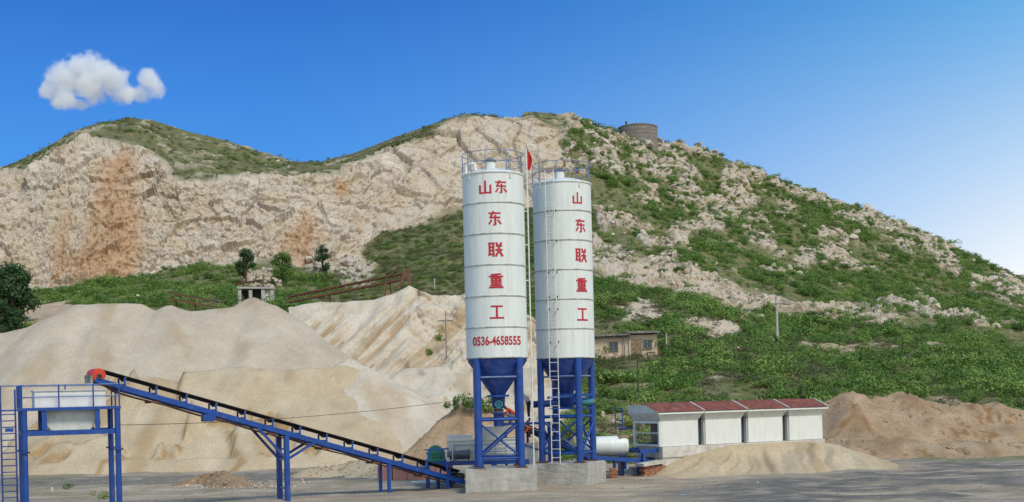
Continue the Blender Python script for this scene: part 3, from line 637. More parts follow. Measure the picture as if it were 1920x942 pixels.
dens = (1 - rock) * ((px < 1060) * (py > yC) * (px > 600) * 1.0 + hilltop * 0.22 * ss(-0.2, 0.5, nl + 0.1) + hilltop * 0.10 + r_up * 0.14 + low * (0.12 + soil * 0.3 + 0.55 * ss(0.1, 0.45, n20 + 0.2 * nl))) + cliff * 0.006
pos, vi = sample(dens); n = len(pos)
s = rng.uniform(0.3, 0.75, n) * np.where(hilltop[vi] > 0.5, 0.95, 1.0) * np.where(low[vi] > 0.5, 1.35, 1.0)
scatter('dry_scrub_cover', pos - np.array([0, 0, 0.06]), np.stack([s * 1.2, s * 1.2, s * 0.75], -1), rots(n), scrubs, 4)
pos, vi = sample((hilltop * 0.13 * ss(-0.1, 0.5, nl) + (px < 1060) * (px > 600) * (py > yC) * 0.22) * (1 - rock)); n = len(pos)
s = rng.uniform(0.45, 0.85, n)
scatter('small_shrub_cover', pos - np.array([0, 0, 0.08]), np.stack([s, s, s * 0.8], -1), rots(n), shrubs, 6)
pos, vi = sample(outc * 0.42 + band * 0.14 + patch * 0.02 + talus * 0.30 + r_up * 0.015 + hilltop * 0.012 * (n3 > 0.1)); n = len(pos)
s = np.exp(rng.normal(-0.85, 0.40, n))
scatter('outcrop_stones', pos, np.stack([s * rng.uniform(0.8, 1.5, n), s * rng.uniform(0.8, 1.3, n), s * rng.uniform(0.6, 1.1, n)], -1), rots(n, 0.5), stones, 7)
pebs = coll('pebble_kinds', [bpy.data.objects.new('pebble_kind', rock_src(80 + i, 'pebble')) for i in range(4)])
clods = coll('clod_kinds', [bpy.data.objects.new('clod_kind', rock_src(90 + i, 'clod')) for i in range(4)])
n = 5000; xx = rng.uniform(-26, 26, n); yy = rng.uniform(49, 84, n); s = np.exp(rng.normal(-3.75, 0.45, n))
scatter('yard_pebbles', np.stack([xx, yy, np.full(n, 0.01)], -1), np.stack([s, s, s * 0.7], -1), rots(n, 0.6), pebs, 4)

n = 420; u_r = rng.random(n); gq = [G(300 + 300 * a, 903 + 14 * b) for a, b in zip(rng.beta(2, 1.6, n), rng.random(n))]; s = np.exp(rng.normal(-2.95, 0.5, n))
scatter('yard_rubble', np.array([[q_.x, q_.y, 0.02] for q_ in gq]), np.stack([s, s, s * 0.7], -1), rots(n, 0.6), stones, 7)
cl = [(k, v) for k, v in heaps.items() if 'earth' in k or 'dirt' in k or 'spoil' in k]; cp = []
for k, v in cl: cp.append(v[rng.choice(len(v), min(len(v) // 6, 900), replace=False)])
cp = np.concatenate(cp); cp = cp[cp[:, 2] > 0.0]; n = len(cp); s = np.exp(rng.normal(-2.6, 0.5, n))
scatter('earth_clods', cp, np.stack([s, s, s * 0.8], -1), rots(n, 0.6), clods, 4)
# ------------------------------------------------------------------ cement silos
STROKES = {
 'shan': [((.5, 1), (.5, .06)), ((.1, .68), (.1, 0)), ((.9, .68), (.9, 0)), ((.04, .07), (.96, .07))],
 'dong': [((.08, .86), (.92, .86)), ((.44, 1), (.2, .55)), ((.14, .56), (.9, .56)), ((.55, .74), (.55, .05)), ((.56, .06), (.4, .06)), ((.3, .4), (.1, .1)), ((.72, .4), (.94, .1))],
 'lian': [((.0, .94), (.47, .94)), ((.1, .94), (.1, .16)), ((.36, .94), (.36, 0)), ((.1, .68), (.36, .68)), ((.1, .44), (.36, .44)), ((0, .13), (.46, .21)), ((.57, 1), (.65, .82)), ((.93, 1), (.84, .82)), ((.53, .76), (.98, .76)), ((.5, .48), (1, .48)), ((.76, .76), (.74, .4)), ((.74, .42), (.52, .02)), ((.78, .42), (1, .02))],
 'zhong': [((.86, .97), (.14, .92)), ((0, .8), (1, .8)), ((.2, .68), (.2, .34)), ((.8, .68), (.8, .34)), ((.17, .67), (.83, .67)), ((.17, .51), (.83, .51)), ((.17, .35), (.83, .35)), ((.5, .94), (.5, .05)), ((.1, .2), (.9, .2)), ((0, .05), (1, .05))],
 'gong': [((.08, .9), (.92, .9)), ((.5, .9), (.5, .1)), ((0, .09), (1, .09))]}
SR = 1.45
def cyl_pt(x, z, rot, R): 
    a = rot + math.asin(max(-.99, min(.99, x / SR))); return (R * math.sin(a), -R * math.cos(a), z)
def character(kind, xc, zc, size, rot, parent):
    b = MB()
    for i, (p0, p1) in enumerate(STROKES[kind]):
        ax, az, bx_, bz = (p0[0] - .5) * size, (p0[1] - .5) * size, (p1[0] - .5) * size, (p1[1] - .5) * size
        L = math.hypot(bx_ - ax, bz - az); ux, uz = (bx_ - ax) / L, (bz - az) / L
        t = size * (0.075 if abs(ux) < 0.5 else 0.062); nx, nz = -uz * t, ux * t; K = max(1, int(L / 0.06))
        R = SR + 0.008 + 0.0008 * i; vs = []
        for k in range(K + 1):
            x, z = ax + (bx_ - ax) * k / K, az + (bz - az) * k / K
            vs += [cyl_pt(xc + x - nx, zc + z - nz, rot, R), cyl_pt(xc + x + nx, zc + z + nz, rot, R)]
        b.add(vs, [(2 * k, 2 * k + 2, 2 * k + 3, 2 * k + 1) for k in range(K)])
    return b.build('character', 'letter', parent)
def phone_number(text, zc, height, width, rot, parent):
    cu = bpy.data.curves.new('digits', 'FONT'); cu.body = text; cu.size = 1.0; cu.offset = 0.03; cu.space_character = 1.02
    o = bpy.data.objects.new('digits', cu); C.objects.link(o); bpy.context.view_layer.update()
    me = bpy.data.meshes.new_from_object(o.evaluated_get(bpy.context.evaluated_depsgraph_get())); bpy.data.objects.remove(o)
    co = np.array([v.co[:] for v in me.vertices]); mn, mx_ = co.min(0), co.max(0)
    for v in me.vertices:
        x = ((v.co.x - mn[0]) / (mx_[0] - mn[0]) - .5) * width; z = ((v.co.y - mn[1]) / (mx_[1] - mn[1]) - .5) * height
        v.co = cyl_pt(x, zc + z, rot, SR + 0.012)
    me.materials.clear(); me.materials.append(M['letter'])
    q = bpy.data.objects.new('phone_number', me); C.objects.link(q); q.parent = parent; return q

Z0, Z1, ZT = 1.08, 6.2, 14.85           # plinth top, cone top, tank top
def silo(loc, leg_a, text_a, label, ladder_a=None, two=False):
    """leg_a: direction of the first leg; text_a: turn of the lettering about the axis"""
    s = thing('cement_silo', label, 'silo', loc)
    SH = (ZT - Z1) / 6
    tank = MB().lathe([(SR - 0.02, Z1), (SR, Z1 + 0.02), (SR, ZT), (SR * 0.6, ZT + 0.22), (0.2, ZT + 0.32)], 72).build('tank', 'white', s, 35)
    for k in range(7): MB().ring(SR + 0.005, Z1 + SH * k + (0.03 if k == 0 else -0.03 if k == 6 else 0), 0.035 if k < 6 else 0.05, 72).build('seam_ring', 'seam' if k < 6 else 'white', tank, 60)
    if two:
        character('shan', -0.36 + .0, ZT - 0.75, 0.60, text_a, tank); character('dong', 0.36, ZT - 0.75, 0.60, text_a, tank)
    else: character('shan', -0.1, ZT - 0.85, 0.56, text_a, tank)
    for k, nm in enumerate(('dong', 'lian', 'zhong', 'gong')): character(nm, 0.04, ZT - SH * (k + 1.5) - 0.04, 0.66, text_a, tank)
    if two: phone_number('0536-4658555', Z1 + SH * 0.56, 0.43, 2.22, text_a, tank)
    for a in (0.35, 1.3, 2.6, 3.9, 5.3):
        p_ = Vector((SR * math.cos(a), SR * math.sin(a), 0)); MB().box((p_.x * 1.01, p_.y * 1.01, ZT - 0.16), (0.07, 0.07, 0.3)).build('rail_bracket', 'greywhite', tank)
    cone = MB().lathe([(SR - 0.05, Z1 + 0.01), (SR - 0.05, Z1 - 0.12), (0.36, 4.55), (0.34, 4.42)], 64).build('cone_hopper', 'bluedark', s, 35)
    MB().lathe([(0.52, 4.40), (0.52, 4.50), (0.46, 4.50), (0.46, 4.40)], 24).build('flange', 'blue', cone)
    # guard rail round the roof
    rail = MB()
    for z in (ZT + 0.50, ZT + 0.98): rail.ring(SR - 0.02, z, 0.017, 56)
    rail = rail.build('guard_rail', 'paleblue', s, 60)
    for k in range(9):
        a = 0.3 + k * 2 * math.pi / 9; x, y = (SR - 0.02) * math.cos(a), (SR - 0.02) * math.sin(a)
        MB().tube((x, y, ZT - 0.1), (x, y, ZT + 1.0), 0.022, 6).build('rail_post', 'paleblue', rail)
    v = MB().lathe([(0.24, ZT + 0.2), (0.24, ZT + 0.62), (0.20, ZT + 0.64)], 24, (-0.1, -0.2, 0)).build('dust_filter', 'white', s, 40)
    MB().lathe([(0.29, ZT + 0.64), (0.29, ZT + 0.71), (0.15, ZT + 0.78)], 24, (-0.1, -0.2, 0)).build('filter_cap', 'motor', v, 40)
    # legs, braces, foot plates
    LR = SR - 0.06; L = [Vector((LR * math.cos(leg_a + k * math.pi / 2), LR * math.sin(leg_a + k * math.pi / 2), 0)) for k in range(4)]
    for p_ in L:
        lg = MB().tube((p_.x, p_.y, Z0 + 0.03), (p_.x, p_.y, Z1 + 0.02), 0.165, 16).build('leg', 'blue', s, 50)
        MB().box((p_.x, p_.y, Z0 + 0.02), (0.55, 0.55, 0.045), Matrix.Rotation(leg_a + math.pi / 4, 3, 'Z')).build('foot_plate', 'rust', lg)
        for q in range(4):
            a = leg_a + q * math.pi / 2; MB().tube((p_.x + 0.23 * math.cos(a), p_.y + 0.23 * math.sin(a), Z0 + 0.02), (p_.x + 0.23 * math.cos(a), p_.y + 0.23 * math.sin(a), Z0 + 0.12), 0.03, 6).build('anchor_bolt', 'rust', lg)
    for k in range(4):
        a, b = L[k], L[(k + 1) % 4]; d = (b - a).normalized() * 0.15; a2, b2 = a + d, b - d
        for z, r in ((5.33, 0.045), (3.35, 0.075), (1.55, 0.06)):
            MB().tube((a2.x, a2.y, z), (b2.x, b2.y, z), r, 8).build('brace', 'blue' if z < 5 else 'paleblue', s, 50)
        MB().tube((a2.x, a2.y, 3.1), (b2.x, b2.y, 1.7), 0.05, 8).build('cross_brace', 'blue', s, 50)
        n_ = Vector((-(b - a).y, (b - a).x, 0)).normalized() * 0.11
        MB().tube((a2.x - n_.x, a2.y - n_.y, 1.7), (b2.x - n_.x, b2.y - n_.y, 3.1), 0.05, 8).build('cross_brace', 'blue', s, 50)
    if ladder_a is not None:
        def lp(off, z, R): return Vector((R * math.sin(ladder_a) + off * math.cos(ladder_a), -R * math.cos(ladder_a) + off * math.sin(ladder_a), z))
        ld = MB()
        for o_ in (-0.22, 0.22): ld.tube(lp(o_, Z0 + 0.02, SR + 0.16), lp(o_, ZT + 0.5, SR + 0.16), 0.022, 6)
        ld = ld.build('ladder', 'white', s)
        k = 0; z = Z0 + 0.3
        while z < ZT:
            MB().tube(lp(-0.22, z, SR + 0.16), lp(0.22, z, SR + 0.16), 0.016, 6).build('rung', 'white', ld); z += 0.42
        for z in (7.0, 8.6, 9.2, 10.4, 11.9, 13.4):
            for o_ in (-0.22, 0.22):
                MB().beam(lp(o_, z, SR - 0.01), lp(o_, z, SR + 0.15), 0.05, 0.07).build('ladder_bracket', 'dark', ld)
    return s, cone
LS = P(933, 700, 58.5); LS.z = 0; RS = P(1061.5, 700, 61.5); RS.z = 0
s1, cone1 = silo(LS, math.radians(-42), math.radians(0.5), 'left cement silo with the phone number and the top line of two characters', two=True)
s2, cone2 = silo(RS, math.radians(22), math.radians(33), 'right cement silo with the white ladder running up its side', ladder_a=math.radians(-24))
# left silo: filling pipe on the roof, discharge valve and chute
MB().pipe([(-1.25, -0.35, ZT + 0.05), (-1.25, -0.35, ZT + 0.42), (-1.17, -0.37, ZT + 0.52), (-1.0, -0.4, ZT + 0.55), (-0.85, -0.42, ZT + 0.5), (-0.8, -0.43, ZT + 0.2)], 0.085, 10).build('elbow_pipe', 'white', s1, 60)
vb = MB().lathe([(0.33, 4.40), (0.30, 3.98), (0.2, 3.85)], 24).build('discharge_valve', 'bluedark', s1, 40)
MB().lathe([(0.34, 3.60), (0.34, 3.68), (0.24, 3.68), (0.24, 3.0)], 20).build('discharge_chute', 'bluedark', s1, 40)
hw = MB().ring(0.16, 0, 0.03, 20); hw.tube((-0.15, 0, 0), (0.15, 0, 0), 0.02, 6).tube((0, -0.15, 0), (0, 0.15, 0), 0.02, 6).tube((0, 0, 0), (0, 0, -0.3), 0.03, 6)
hw = hw.build('valve_handwheel', 'teal', vb, 60); hw.rotation_euler = (math.pi / 2, 0, 0); hw.location = (0.02, -0.42, 4.05)
MB().box((0.05, -0.25, 4.05), (0.34, 0.2, 0.22)).build('valve_body', 'teal', vb)
MB().lathe([(0.24, 3.84), (0.24, 3.70)], 20).build('sleeve', 'dark', vb)
# white pneumatic pipe between the silos
fx, fy = P(1001, 860, 58.8).x - LS.x, 0.3
fp = MB().tube((fx, fy, Z0), (fx, fy, ZT + 1.35), 0.034, 8).build('filling_pipe', 'white', s1, 50)
for z in (13.2, 11.6, 9.9, 8.2, 5.2, 3.4): MB().beam((SR * 0.86 if z > 6.2 else SR - 0.25, fy, z), (fx, fy, z), 0.04, 0.04).build('pipe_bracket', 'white', fp)
# concrete plinths
def plinth(name, loc, sx, sy, h, rz, label, notch):
    b = bmesh.new(); bmesh.ops.create_cube(b, size=1); bmesh.ops.scale(b, vec=(sx, sy, h), verts=b.verts); bmesh.ops.translate(b, vec=(0, 0, h / 2), verts=b.verts)
    bmesh.ops.bevel(b, geom=b.edges[:], offset=0.035, segments=2, affect='EDGES'); r = random.Random(notch)
    bmesh.ops.subdivide_edges(b, edges=[e for e in b.edges if e.calc_length() > 0.5], cuts=9, use_grid_fill=True)
    for v in b.verts: v.co += Vector((r.uniform(-1, 1), r.uniform(-1, 1), r.uniform(-1, 1) if v.co.z < h - .01 else 0)) * 0.008
    me = bpy.data.meshes.new(name); b.to_mesh(me); b.free(); me.materials.append(M['conc'])
    o = bpy.data.objects.new(name, me); C.objects.link(o); o.location = loc; o.rotation_euler = (0, 0, rz); return tag(o, label, 'plinth')
plinth('concrete_plinth', (LS.x + 0.1, LS.y, -0.03), 3.3, 3.0, Z0 + 0.03, math.radians(-2), 'concrete plinth under the left silo legs', 1)
plinth('concrete_plinth', (RS.x + 0.02, RS.y - 0.05, -0.03), 2.95, 2.75, Z0 + 0.03, math.radians(-23), 'concrete plinth turned cornerwise under the right silo legs', 2)

# flags
def flag(loc, label, sx, sz, lean, pole_h):
    f = thing('red_flag', label, 'flag', loc)
    MB().tube((0, 0, 0), (lean * 0.3, 0, pole_h), 0.018, 6).build('flag_pole', 'polec', f)
    nu, nv = 9, 12; vs = []; b = MB()
    for side in (0, 1):
        for j in range(nv + 1):
            for i in range(nu + 1):
                u, v = i / nu, j / nv; wd = sx * (0.12 + 0.88 * math.sin(math.pi * (0.04 + 0.8 * v)) ** 1.5)
                vs.append((lean * v + u * wd, 0.09 * math.sin(u * 9 + v * 2) * u + side * 0.008, pole_h - 0.05 - sz * v - 0.25 * u * sz * 0.5))
    n1 = (nu + 1) * (nv + 1); fs = []
    for sd in (0, 1):
        for j in range(nv):
            for i in range(nu):
                a = sd * n1 + j * (nu + 1) + i; fs.append((a, a + 1, a + nu + 2, a + nu + 1))
    b.add(vs, fs).build('cloth', 'flag', f, 60); return f
flag((LS.x + fx - 0.02, LS.y + fy, ZT + 1.3 - 1.2), 'red flag hanging on the white pipe between the silo tops', 0.26, 1.15, 0.03, 1.5)
flag((RS.x + 0.35, RS.y - 0.6, ZT + 0.2), 'red flag drooping inside the right silo guard rail', 0.16, 0.42, 0.42, 0.72)

# screw conveyor under the right silo
sv = thing('screw_conveyor', 'blue screw conveyor tube under the right silo cone', 'screw conveyor', (RS.x, RS.y, 0))
MB().tube((-1.72, 0.1, 3.97), (1.15, -0.15, 4.1), 0.17, 14).build('screw_tube', 'bluedark', sv, 50)
MB().lathe([(0.46, 4.42), (0.42, 3.98), (0.30, 3.7)], 20).build('inlet_box', 'bluedark', sv, 40)
MB().beam((-1.0, -0.95, 4.3), (1.3, -0.95, 4.42), 0.12, 0.12).build('pusher_rod', 'blue', sv)
mo = MB().tube((0.75, -0.75, 4.0), (1.25, -0.8, 4.05), 0.17, 14).build('drive_motor', 'teal', sv, 50)
MB().tube((1.25, -0.8, 4.05), (1.36, -0.81, 4.06), 0.14, 14).build('fan_cover', 'motor', mo, 50)
MB().beam((-0.9, -0.6, 3.75), (1.35, -0.6, 3.75), 0.5, 0.07).build('motor_shelf', 'blue', sv)

# ------------------------------------------------------------------ continuous mixer with gearbox and motor
AX = math.radians(4)
MX = P(905, 900, 62.2); MX.z = 0
mxr = thing('concrete_mixer', 'pale grey trough mixer on blue frame behind the left silo', 'mixer', MX, AX)
MB().ext([(-1.75, -0.55, 1.25), (-1.75, -0.68, 1.6), (-1.75, -0.68, 2.25), (-1.75, 0.68, 2.25), (-1.75, 0.68, 1.6), (-1.75, 0.55, 1.25)], (3.7, 0, 0)).build('trough', 'greywhite', mxr)
lid = MB().box((-1.1, 0, 2.36), (1.25, 1.5, 0.2)).box((-1.1, 0, 2.48), (1.3, 1.56, 0.04)).build('cover', 'white', mxr)
MB().box((0.75, 0, 2.29), (2.2, 1.45, 0.06)).build('cover', 'greywhite', mxr)
fu = MB(); fu.add([(0.1, -.5, 2.32), (1.0, -.5, 2.32), (1.0, .5, 2.32), (0.1, .5, 2.32), (-0.2, -.75, 2.95), (1.35, -.75, 2.95), (1.35, .75, 2.95), (-0.2, .75, 2.95)], [(0, 1, 5, 4), (1, 2, 6, 5), (2, 3, 7, 6), (3, 0, 4, 7)])
fu.build('feed_funnel', 'greywhite', mxr)
for x in (-1.5, -0.6, 0.3, 1.2): MB().beam((x, -0.71, 1.3), (x, -0.71, 2.2), 0.06, 0.05, (1, 0, 0)).build('stiffener', 'greywhite', mxr)
hr = MB().tube((-1.4, -0.85, 2.05), (1.7, -0.85, 2.05), 0.02, 6).tube((-1.4, -0.85, 1.7), (1.7, -0.85, 1.7), 0.02, 6)
for x in (-1.4, -0.4, 0.65, 1.7): hr.tube((x, -0.85, 1.2), (x, -0.85, 2.05), 0.02, 6)
hr.build('side_rail', 'paleblue', mxr)
for x in (-2.75, -1.6, 0.6, 2.0):
    for y in (-0.7, 0.7): MB().box((x, y, 0.52), (0.2, 0.2, 1.08)).build('frame_leg', 'blue', mxr)
fr = MB()
for y in (-0.7, 0.7): fr.box((-0.35, y, 1.15), (5.3, 0.16, 0.2))
for x in (-2.92, -1.9, 0.6, 2.2): fr.box((x, 0, 1.15), (0.14, 1.24, 0.18))
fr.build('base_frame', 'blue', mxr)
gb = MB(); prof = []
for i in range(13):
    a = math.pi * i / 12; prof.append((-2.75 + 0.42 - 0.42 * math.cos(a), 0, 1.62 + 0.42 * math.sin(a)))
poly = [(-2.75, -0.5, 1.28)] + [(x, -0.5, z) for x, _, z in prof] + [(-1.91, -0.5, 1.28)]
gb.ext(poly, (0, 0.95, 0)); gb = gb.build('gearbox', 'green', mxr, 30)
MB().box((-2.33, -0.02, 1.66), (0.98, 1.06, 0.07)).box((-2.33, -0.02, 1.30), (1.02, 1.05, 0.08)).build('gearbox_flange', 'green', gb)
for k in range(4): MB().tube((-2.65 + 0.2 * k, -0.53, 1.45), (-2.65 + 0.2 * k, -0.50, 1.45), 0.055, 8).build('bearing_cap', 'dark', gb)
mt = MB().tube((-1.75, -0.45, 1.6), (-0.75, -0.5, 1.6), 0.27, 20).build('electric_motor', 'motor', mxr, 40)
for k in range(9): MB().lathe([(0.295, -1.65 + k * 0.09), (0.295, -1.63 + k * 0.09)], 20, (0, -0.47, 1.6), 'x').build('cooling_fin', 'motor', mt)
MB().tube((-0.75, -0.5, 1.6), (-0.62, -0.5, 1.6), 0.3, 20).build('fan_cover', 'motor', mt, 40)
MB().box((-1.72, -0.62, 1.52), (0.14, 0.12, 0.62)).build('coupling_guard', 'white', mxr)
MB().box((-1.25, -0.5, 1.93), (0.3, 0.25, 0.16)).build('terminal_box', 'greywhite', mt)

# operators' platform between the silos
pl = thing('work_platform', 'blue steel work platform between the two silos', 'platform', (P(985, 800, 62).x, 62.6, 0))
MB().box((0.1, 0, 3.02), (2.5, 1.3, 0.1)).build('deck', 'blue', pl)
for x in (-1.0, 1.2):
    for y in (-0.55, 0.55): MB().box((x, y, 1.48), (0.13, 0.13, 2.96)).build('post', 'bluedark', pl)
MB().beam((-1.0, -0.56, 2.3), (1.2, -0.56, 1.5), 0.06, 0.06).build('brace', 'blue', pl)
MB().box((0.2, -0.5, 1.45), (0.8, 0.05, 1.2)).build('control_panel', 'white', pl)

# ------------------------------------------------------------------ people
def person(name, label, loc, rz, J, shirt, pants, scale=1.0):
    """J: joint positions in metres, x forward; one continuous skin"""
    names = list(J); idx = {n: i for i, n in enumerate(names)}
    E = [('pelvis', 'waist'), ('waist', 'chest'), ('chest', 'neck'), ('neck', 'head'), ('head', 'crown')]
    for s_ in 'lr':
        E += [('chest', 'sh_' + s_), ('sh_' + s_, 'el_' + s_), ('el_' + s_, 'wr_' + s_), ('wr_' + s_, 'ha_' + s_), ('pelvis', 'hip_' + s_), ('hip_' + s_, 'kn_' + s_), ('kn_' + s_, 'an_' + s_), ('an_' + s_, 'to_' + s_)]
    rad = {'pelvis': .15, 'waist': .14, 'chest': .165, 'neck': .06, 'head': .095, 'crown': .085}
    for s_ in 'lr': rad.update({'sh_' + s_: .075, 'el_' + s_: .05, 'wr_' + s_: .034, 'ha_' + s_: .042, 'hip_' + s_: .105, 'kn_' + s_: .07, 'an_' + s_: .05, 'to_' + s_: .045})
    J = dict(J); 
    for s_, sg in (('l', 1), ('r', -1)):     # fingers and thumb
        wv, hv = Vector(J['wr_' + s_]), Vector(J['ha_' + s_]); d = (hv - wv).normalized(); sd = d.cross(Vector((0, 0, 1)) if abs(d.z) < .9 else Vector((1, 0, 0))).normalized()
        for k, (o_, ln) in enumerate(((-.03, .065), (-.01, .08), (.01, .075), (.03, .06), (.055, .035))):
            a = 'f%d%s' % (k, s_); b = 'g%d%s' % (k, s_); bend = d.cross(sd) * 0.02
            J[a] = tuple(hv + sd * o_ + d * (.03 if k < 4 else -.01)); J[b] = tuple(hv + sd * o_ * 1.25 + d * (.03 + ln if k < 4 else .03) + bend)
            E += [('ha_' + s_, a), (a, b)]; rad[a] = .011; rad[b] = .009
    names = list(J); idx = {n: i for i, n in enumerate(names)}
    me = bpy.data.meshes.new(name); me.from_pydata([J[n] for n in names], [(idx[a], idx[b]) for a, b in E], []); me.update()
    o = bpy.data.objects.new(name, me); C.objects.link(o)
    o.modifiers.new('skin', 'SKIN'); sb = o.modifiers.new('sub', 'SUBSURF'); sb.levels = sb.render_levels = 2
    for n in names: me.skin_vertices[0].data[idx[n]].radius = (rad[n], rad[n])
    me.skin_vertices[0].data[idx['pelvis']].use_root = True
    bpy.context.view_layer.update()
    m2 = bpy.data.meshes.new_from_object(o.evaluated_get(bpy.context.evaluated_depsgraph_get())); bpy.data.objects.remove(o)
    m2.materials.clear()
    for k in (shirt, pants, 'skin', 'hair', 'dark'): m2.materials.append(M[k])
    def segd(p_, a, b):
        a, b = Vector(a), Vector(b); ab = b - a; t = max(0, min(1, (p_ - a).dot(ab) / max(ab.length_squared, 1e-9))); return (p_ - a - ab * t).length, t
    for f in m2.polygons:
        best = min(((segd(f.center, J[a], J[b]), a, b) for a, b in E), key=lambda x: x[0][0] - 0.5 * min(rad[x[1]], rad[x[2]])); (dd_, t), a, b = best
        k = 2
        if b in ('waist', 'chest') or b.startswith('sh_') or b.startswith('el_') or (b.startswith('wr_') and t < 0.15) or (b == 'neck' and t < 0.4): k = 0
        if a == 'pelvis' and b == 'waist' and t < 0.5: k = 1
        if b.startswith(('hip_', 'kn_', 'an_')): k = 1
        if b.startswith('to_'): k = 4
        if b in ('head', 'crown'):
            fw = (Vector(J['face']) - Vector(J['head'])) if 'face' in J else Vector((1, 0, 0))
            k = 3 if (b == 'crown' or (f.center - Vector(J['head'])).dot(fw.normalized()) < 0.01) else 2
        f.material_index = k; f.use_smooth = True
    m2.name = name; q = bpy.data.objects.new(name, m2); C.objects.link(q); q.location = loc; q.rotation_euler = (0, 0, rz); q.scale = (scale,) * 3
    hd = Vector(J['head']); b = MB()      # face: nose, ears
    b.lathe([(0.004, 0.0), (0.018, -0.03), (0.004, -0.04)], 8, hd + Vector((0.095, 0, 0.01)))
    for s_ in (-1, 1): b.box(hd + Vector((0, s_ * 0.096, 0)), (0.04, 0.02, 0.06))
    fo = b.build('face', 'skin', q); 
    return tag(q, label, 'person')
stand = {'pelvis': (0, 0, .92), 'waist': (.06, 0, 1.06), 'chest': (.24, 0, 1.25), 'neck': (.40, 0, 1.38), 'head': (.49, 0, 1.48), 'crown': (.53, 0, 1.58)}
squat = {'pelvis': (-.1, 0, .30), 'waist': (-.03, 0, .44), 'chest': (.14, 0, .62), 'neck': (.28, 0, .72), 'head': (.38, 0, .78), 'crown': (.42, 0, .87)}
for s_, g in (('l', 1), ('r', -1)):
    stand.update({'sh_' + s_: (.28, g * .19, 1.32), 'el_' + s_: (.40, g * .24, 1.07), 'wr_' + s_: (.58, g * .18, .97), 'ha_' + s_: (.65, g * .17, .95), 'hip_' + s_: (0, g * .1, .88), 'kn_' + s_: (.03, g * .12, .48), 'an_' + s_: (-.02, g * .13, .08), 'to_' + s_: (.14, g * .15, .045)})
    squat.update({'sh_' + s_: (.15, g * .19, .66), 'el_' + s_: (.32, g * .22, .42), 'wr_' + s_: (.48, g * .15, .25), 'ha_' + s_: (.54, g * .14, .2), 'hip_' + s_: (-.1, g * .1, .29), 'kn_' + s_: (.24, g * .17, .42), 'an_' + s_: (.02, g * .15, .08), 'to_' + s_: (.18, g * .17, .045)})
person('person', 'person in white shirt and dark trousers leaning forward on the platform', (P(992, 780, 62.6).x, 62.4, 3.07), math.pi, stand, 'shirt_white', 'trousers', 1.08)
person('person', 'person in orange-red shirt squatting by the silo discharge valve', (P(960, 780, 62.1).x, 62.1, 3.07), math.pi, squat, 'shirt_red', 'trousers_grey', 1.05)
person('person', 'person in red shirt crouching under the blue platform', (P(994, 820, 61.9).x, 61.75, 2.32), math.pi * 1.1, squat, 'shirt_red', 'trousers', 0.8)
# ------------------------------------------------------------------ long belt conveyor to the loading hopper
def conveyor_local(head, tail):
    h = Vector(head); t = Vector(tail); rz = math.atan2(t.y - h.y, t.x - h.x); return Vector((h.x, h.y, 0)), rz, math.hypot(t.x - h.x, t.y - h.y), h.z, t.z
hd_, tl_ = P(180, 703, 51), P(862, 893, 61)
org, rz, LEN, zh, zt = conveyor_local(hd_, tl_)
cv = thing('belt_conveyor', 'long blue inclined belt conveyor with red head drum', 'conveyor', org, rz)
cz = lambda x: zh + (zt - zh) * x / LEN
sl_ = (zt - zh) / LEN; W2 = 0.42
for y in (-W2, W2):
    b = MB(); b.beam((0.9, y, cz(0.9) - 0.28), (LEN, y, cz(LEN) - 0.28), 0.09, 0.22); b.beam((-0.15, y, cz(0) - 0.20), (0.95, y, cz(0.9) - 0.27), 0.09, 0.20)
    b.build('side_beam', 'blue', cv)
for k in range(12):
    x = 0.8 + k * (LEN - 1.2) / 11; MB().beam((x, -W2, cz(x) - 0.3), (x, W2, cz(x) - 0.3), 0.07, 0.07).build('cross_member', 'bluedark', cv)
bt = MB(); nseg = 24
for a, b_ in ((0, 1), (1, 2), (2, 3)):
    ys = (-0.38, -0.15, 0.15, 0.38); zs = (0.10, 0.0, 0.0, 0.10)
    bt.ext([(0.0, ys[a], cz(0) + 0.16 + zs[a]), (0.0, ys[b_], cz(0) + 0.16 + zs[b_]), (0.0, ys[b_], cz(0) + 0.13 + zs[b_]), (0.0, ys[a], cz(0) + 0.13 + zs[a])], (LEN - 0.2, 0, sl_ * (LEN - 0.2)))
bt.build('carrying_belt', 'belt', cv)
rb = MB(); prev = (0.1, cz(0) - 0.26)
for k in range(1, 25):
    x = 0.1 + (LEN - 0.4) * k / 24; z = cz(x) - 0.47 - 0.05 * abs(math.sin(k * math.pi / 4)); rb.beam((prev[0], 0, prev[1]), (x, 0, z), 0.7, 0.016); prev = (x, z)
rb.build('return_belt', 'rust', cv)
n = 13
for k in range(n):
    x = 1.05 + k * (LEN - 1.9) / (n - 1); z = cz(x)
    b = MB()
    for y in (-W2, W2): b.box((x, y, z - 0.02), (0.07, 0.05, 0.34))
    b.box((x, 0, z - 0.12), (0.06, 0.8, 0.05)); i_ = b.build('idler_frame', 'blue', cv)
    MB().tube((x + 0.05, -0.15, z + 0.06), (x + 0.05, 0.15, z + 0.06), 0.05, 8).build('roller', 'dark', i_)
    for y in (-1, 1): MB().tube((x + 0.05, y * 0.16, z + 0.07), (x + 0.05, y * 0.38, z + 0.17), 0.05, 8).build('roller', 'dark', i_)
for k in range(6):
    x = 2.3 + k * (LEN - 4.5) / 5; MB().box((x, 0, cz(x) - 0.50), (0.35, 0.8, 0.1)).build('return_roller', 'rust', cv)
dr = MB().lathe([(0.05, -0.46), (0.27, -0.46), (0.27, 0.46), (0.05, 0.46)], 24, (0, 0, cz(0) - 0.02), 'y').build('head_drum', 'red', cv, 40)
MB().box((0, -0.49, cz(0) - 0.1), (0.16, 0.06, 0.2)).build('bearing', 'dark', dr); MB().tube((0, -0.55, cz(0) - 0.02), (0, 0.55, cz(0) - 0.02), 0.04, 8).build('axle', 'dark', dr)
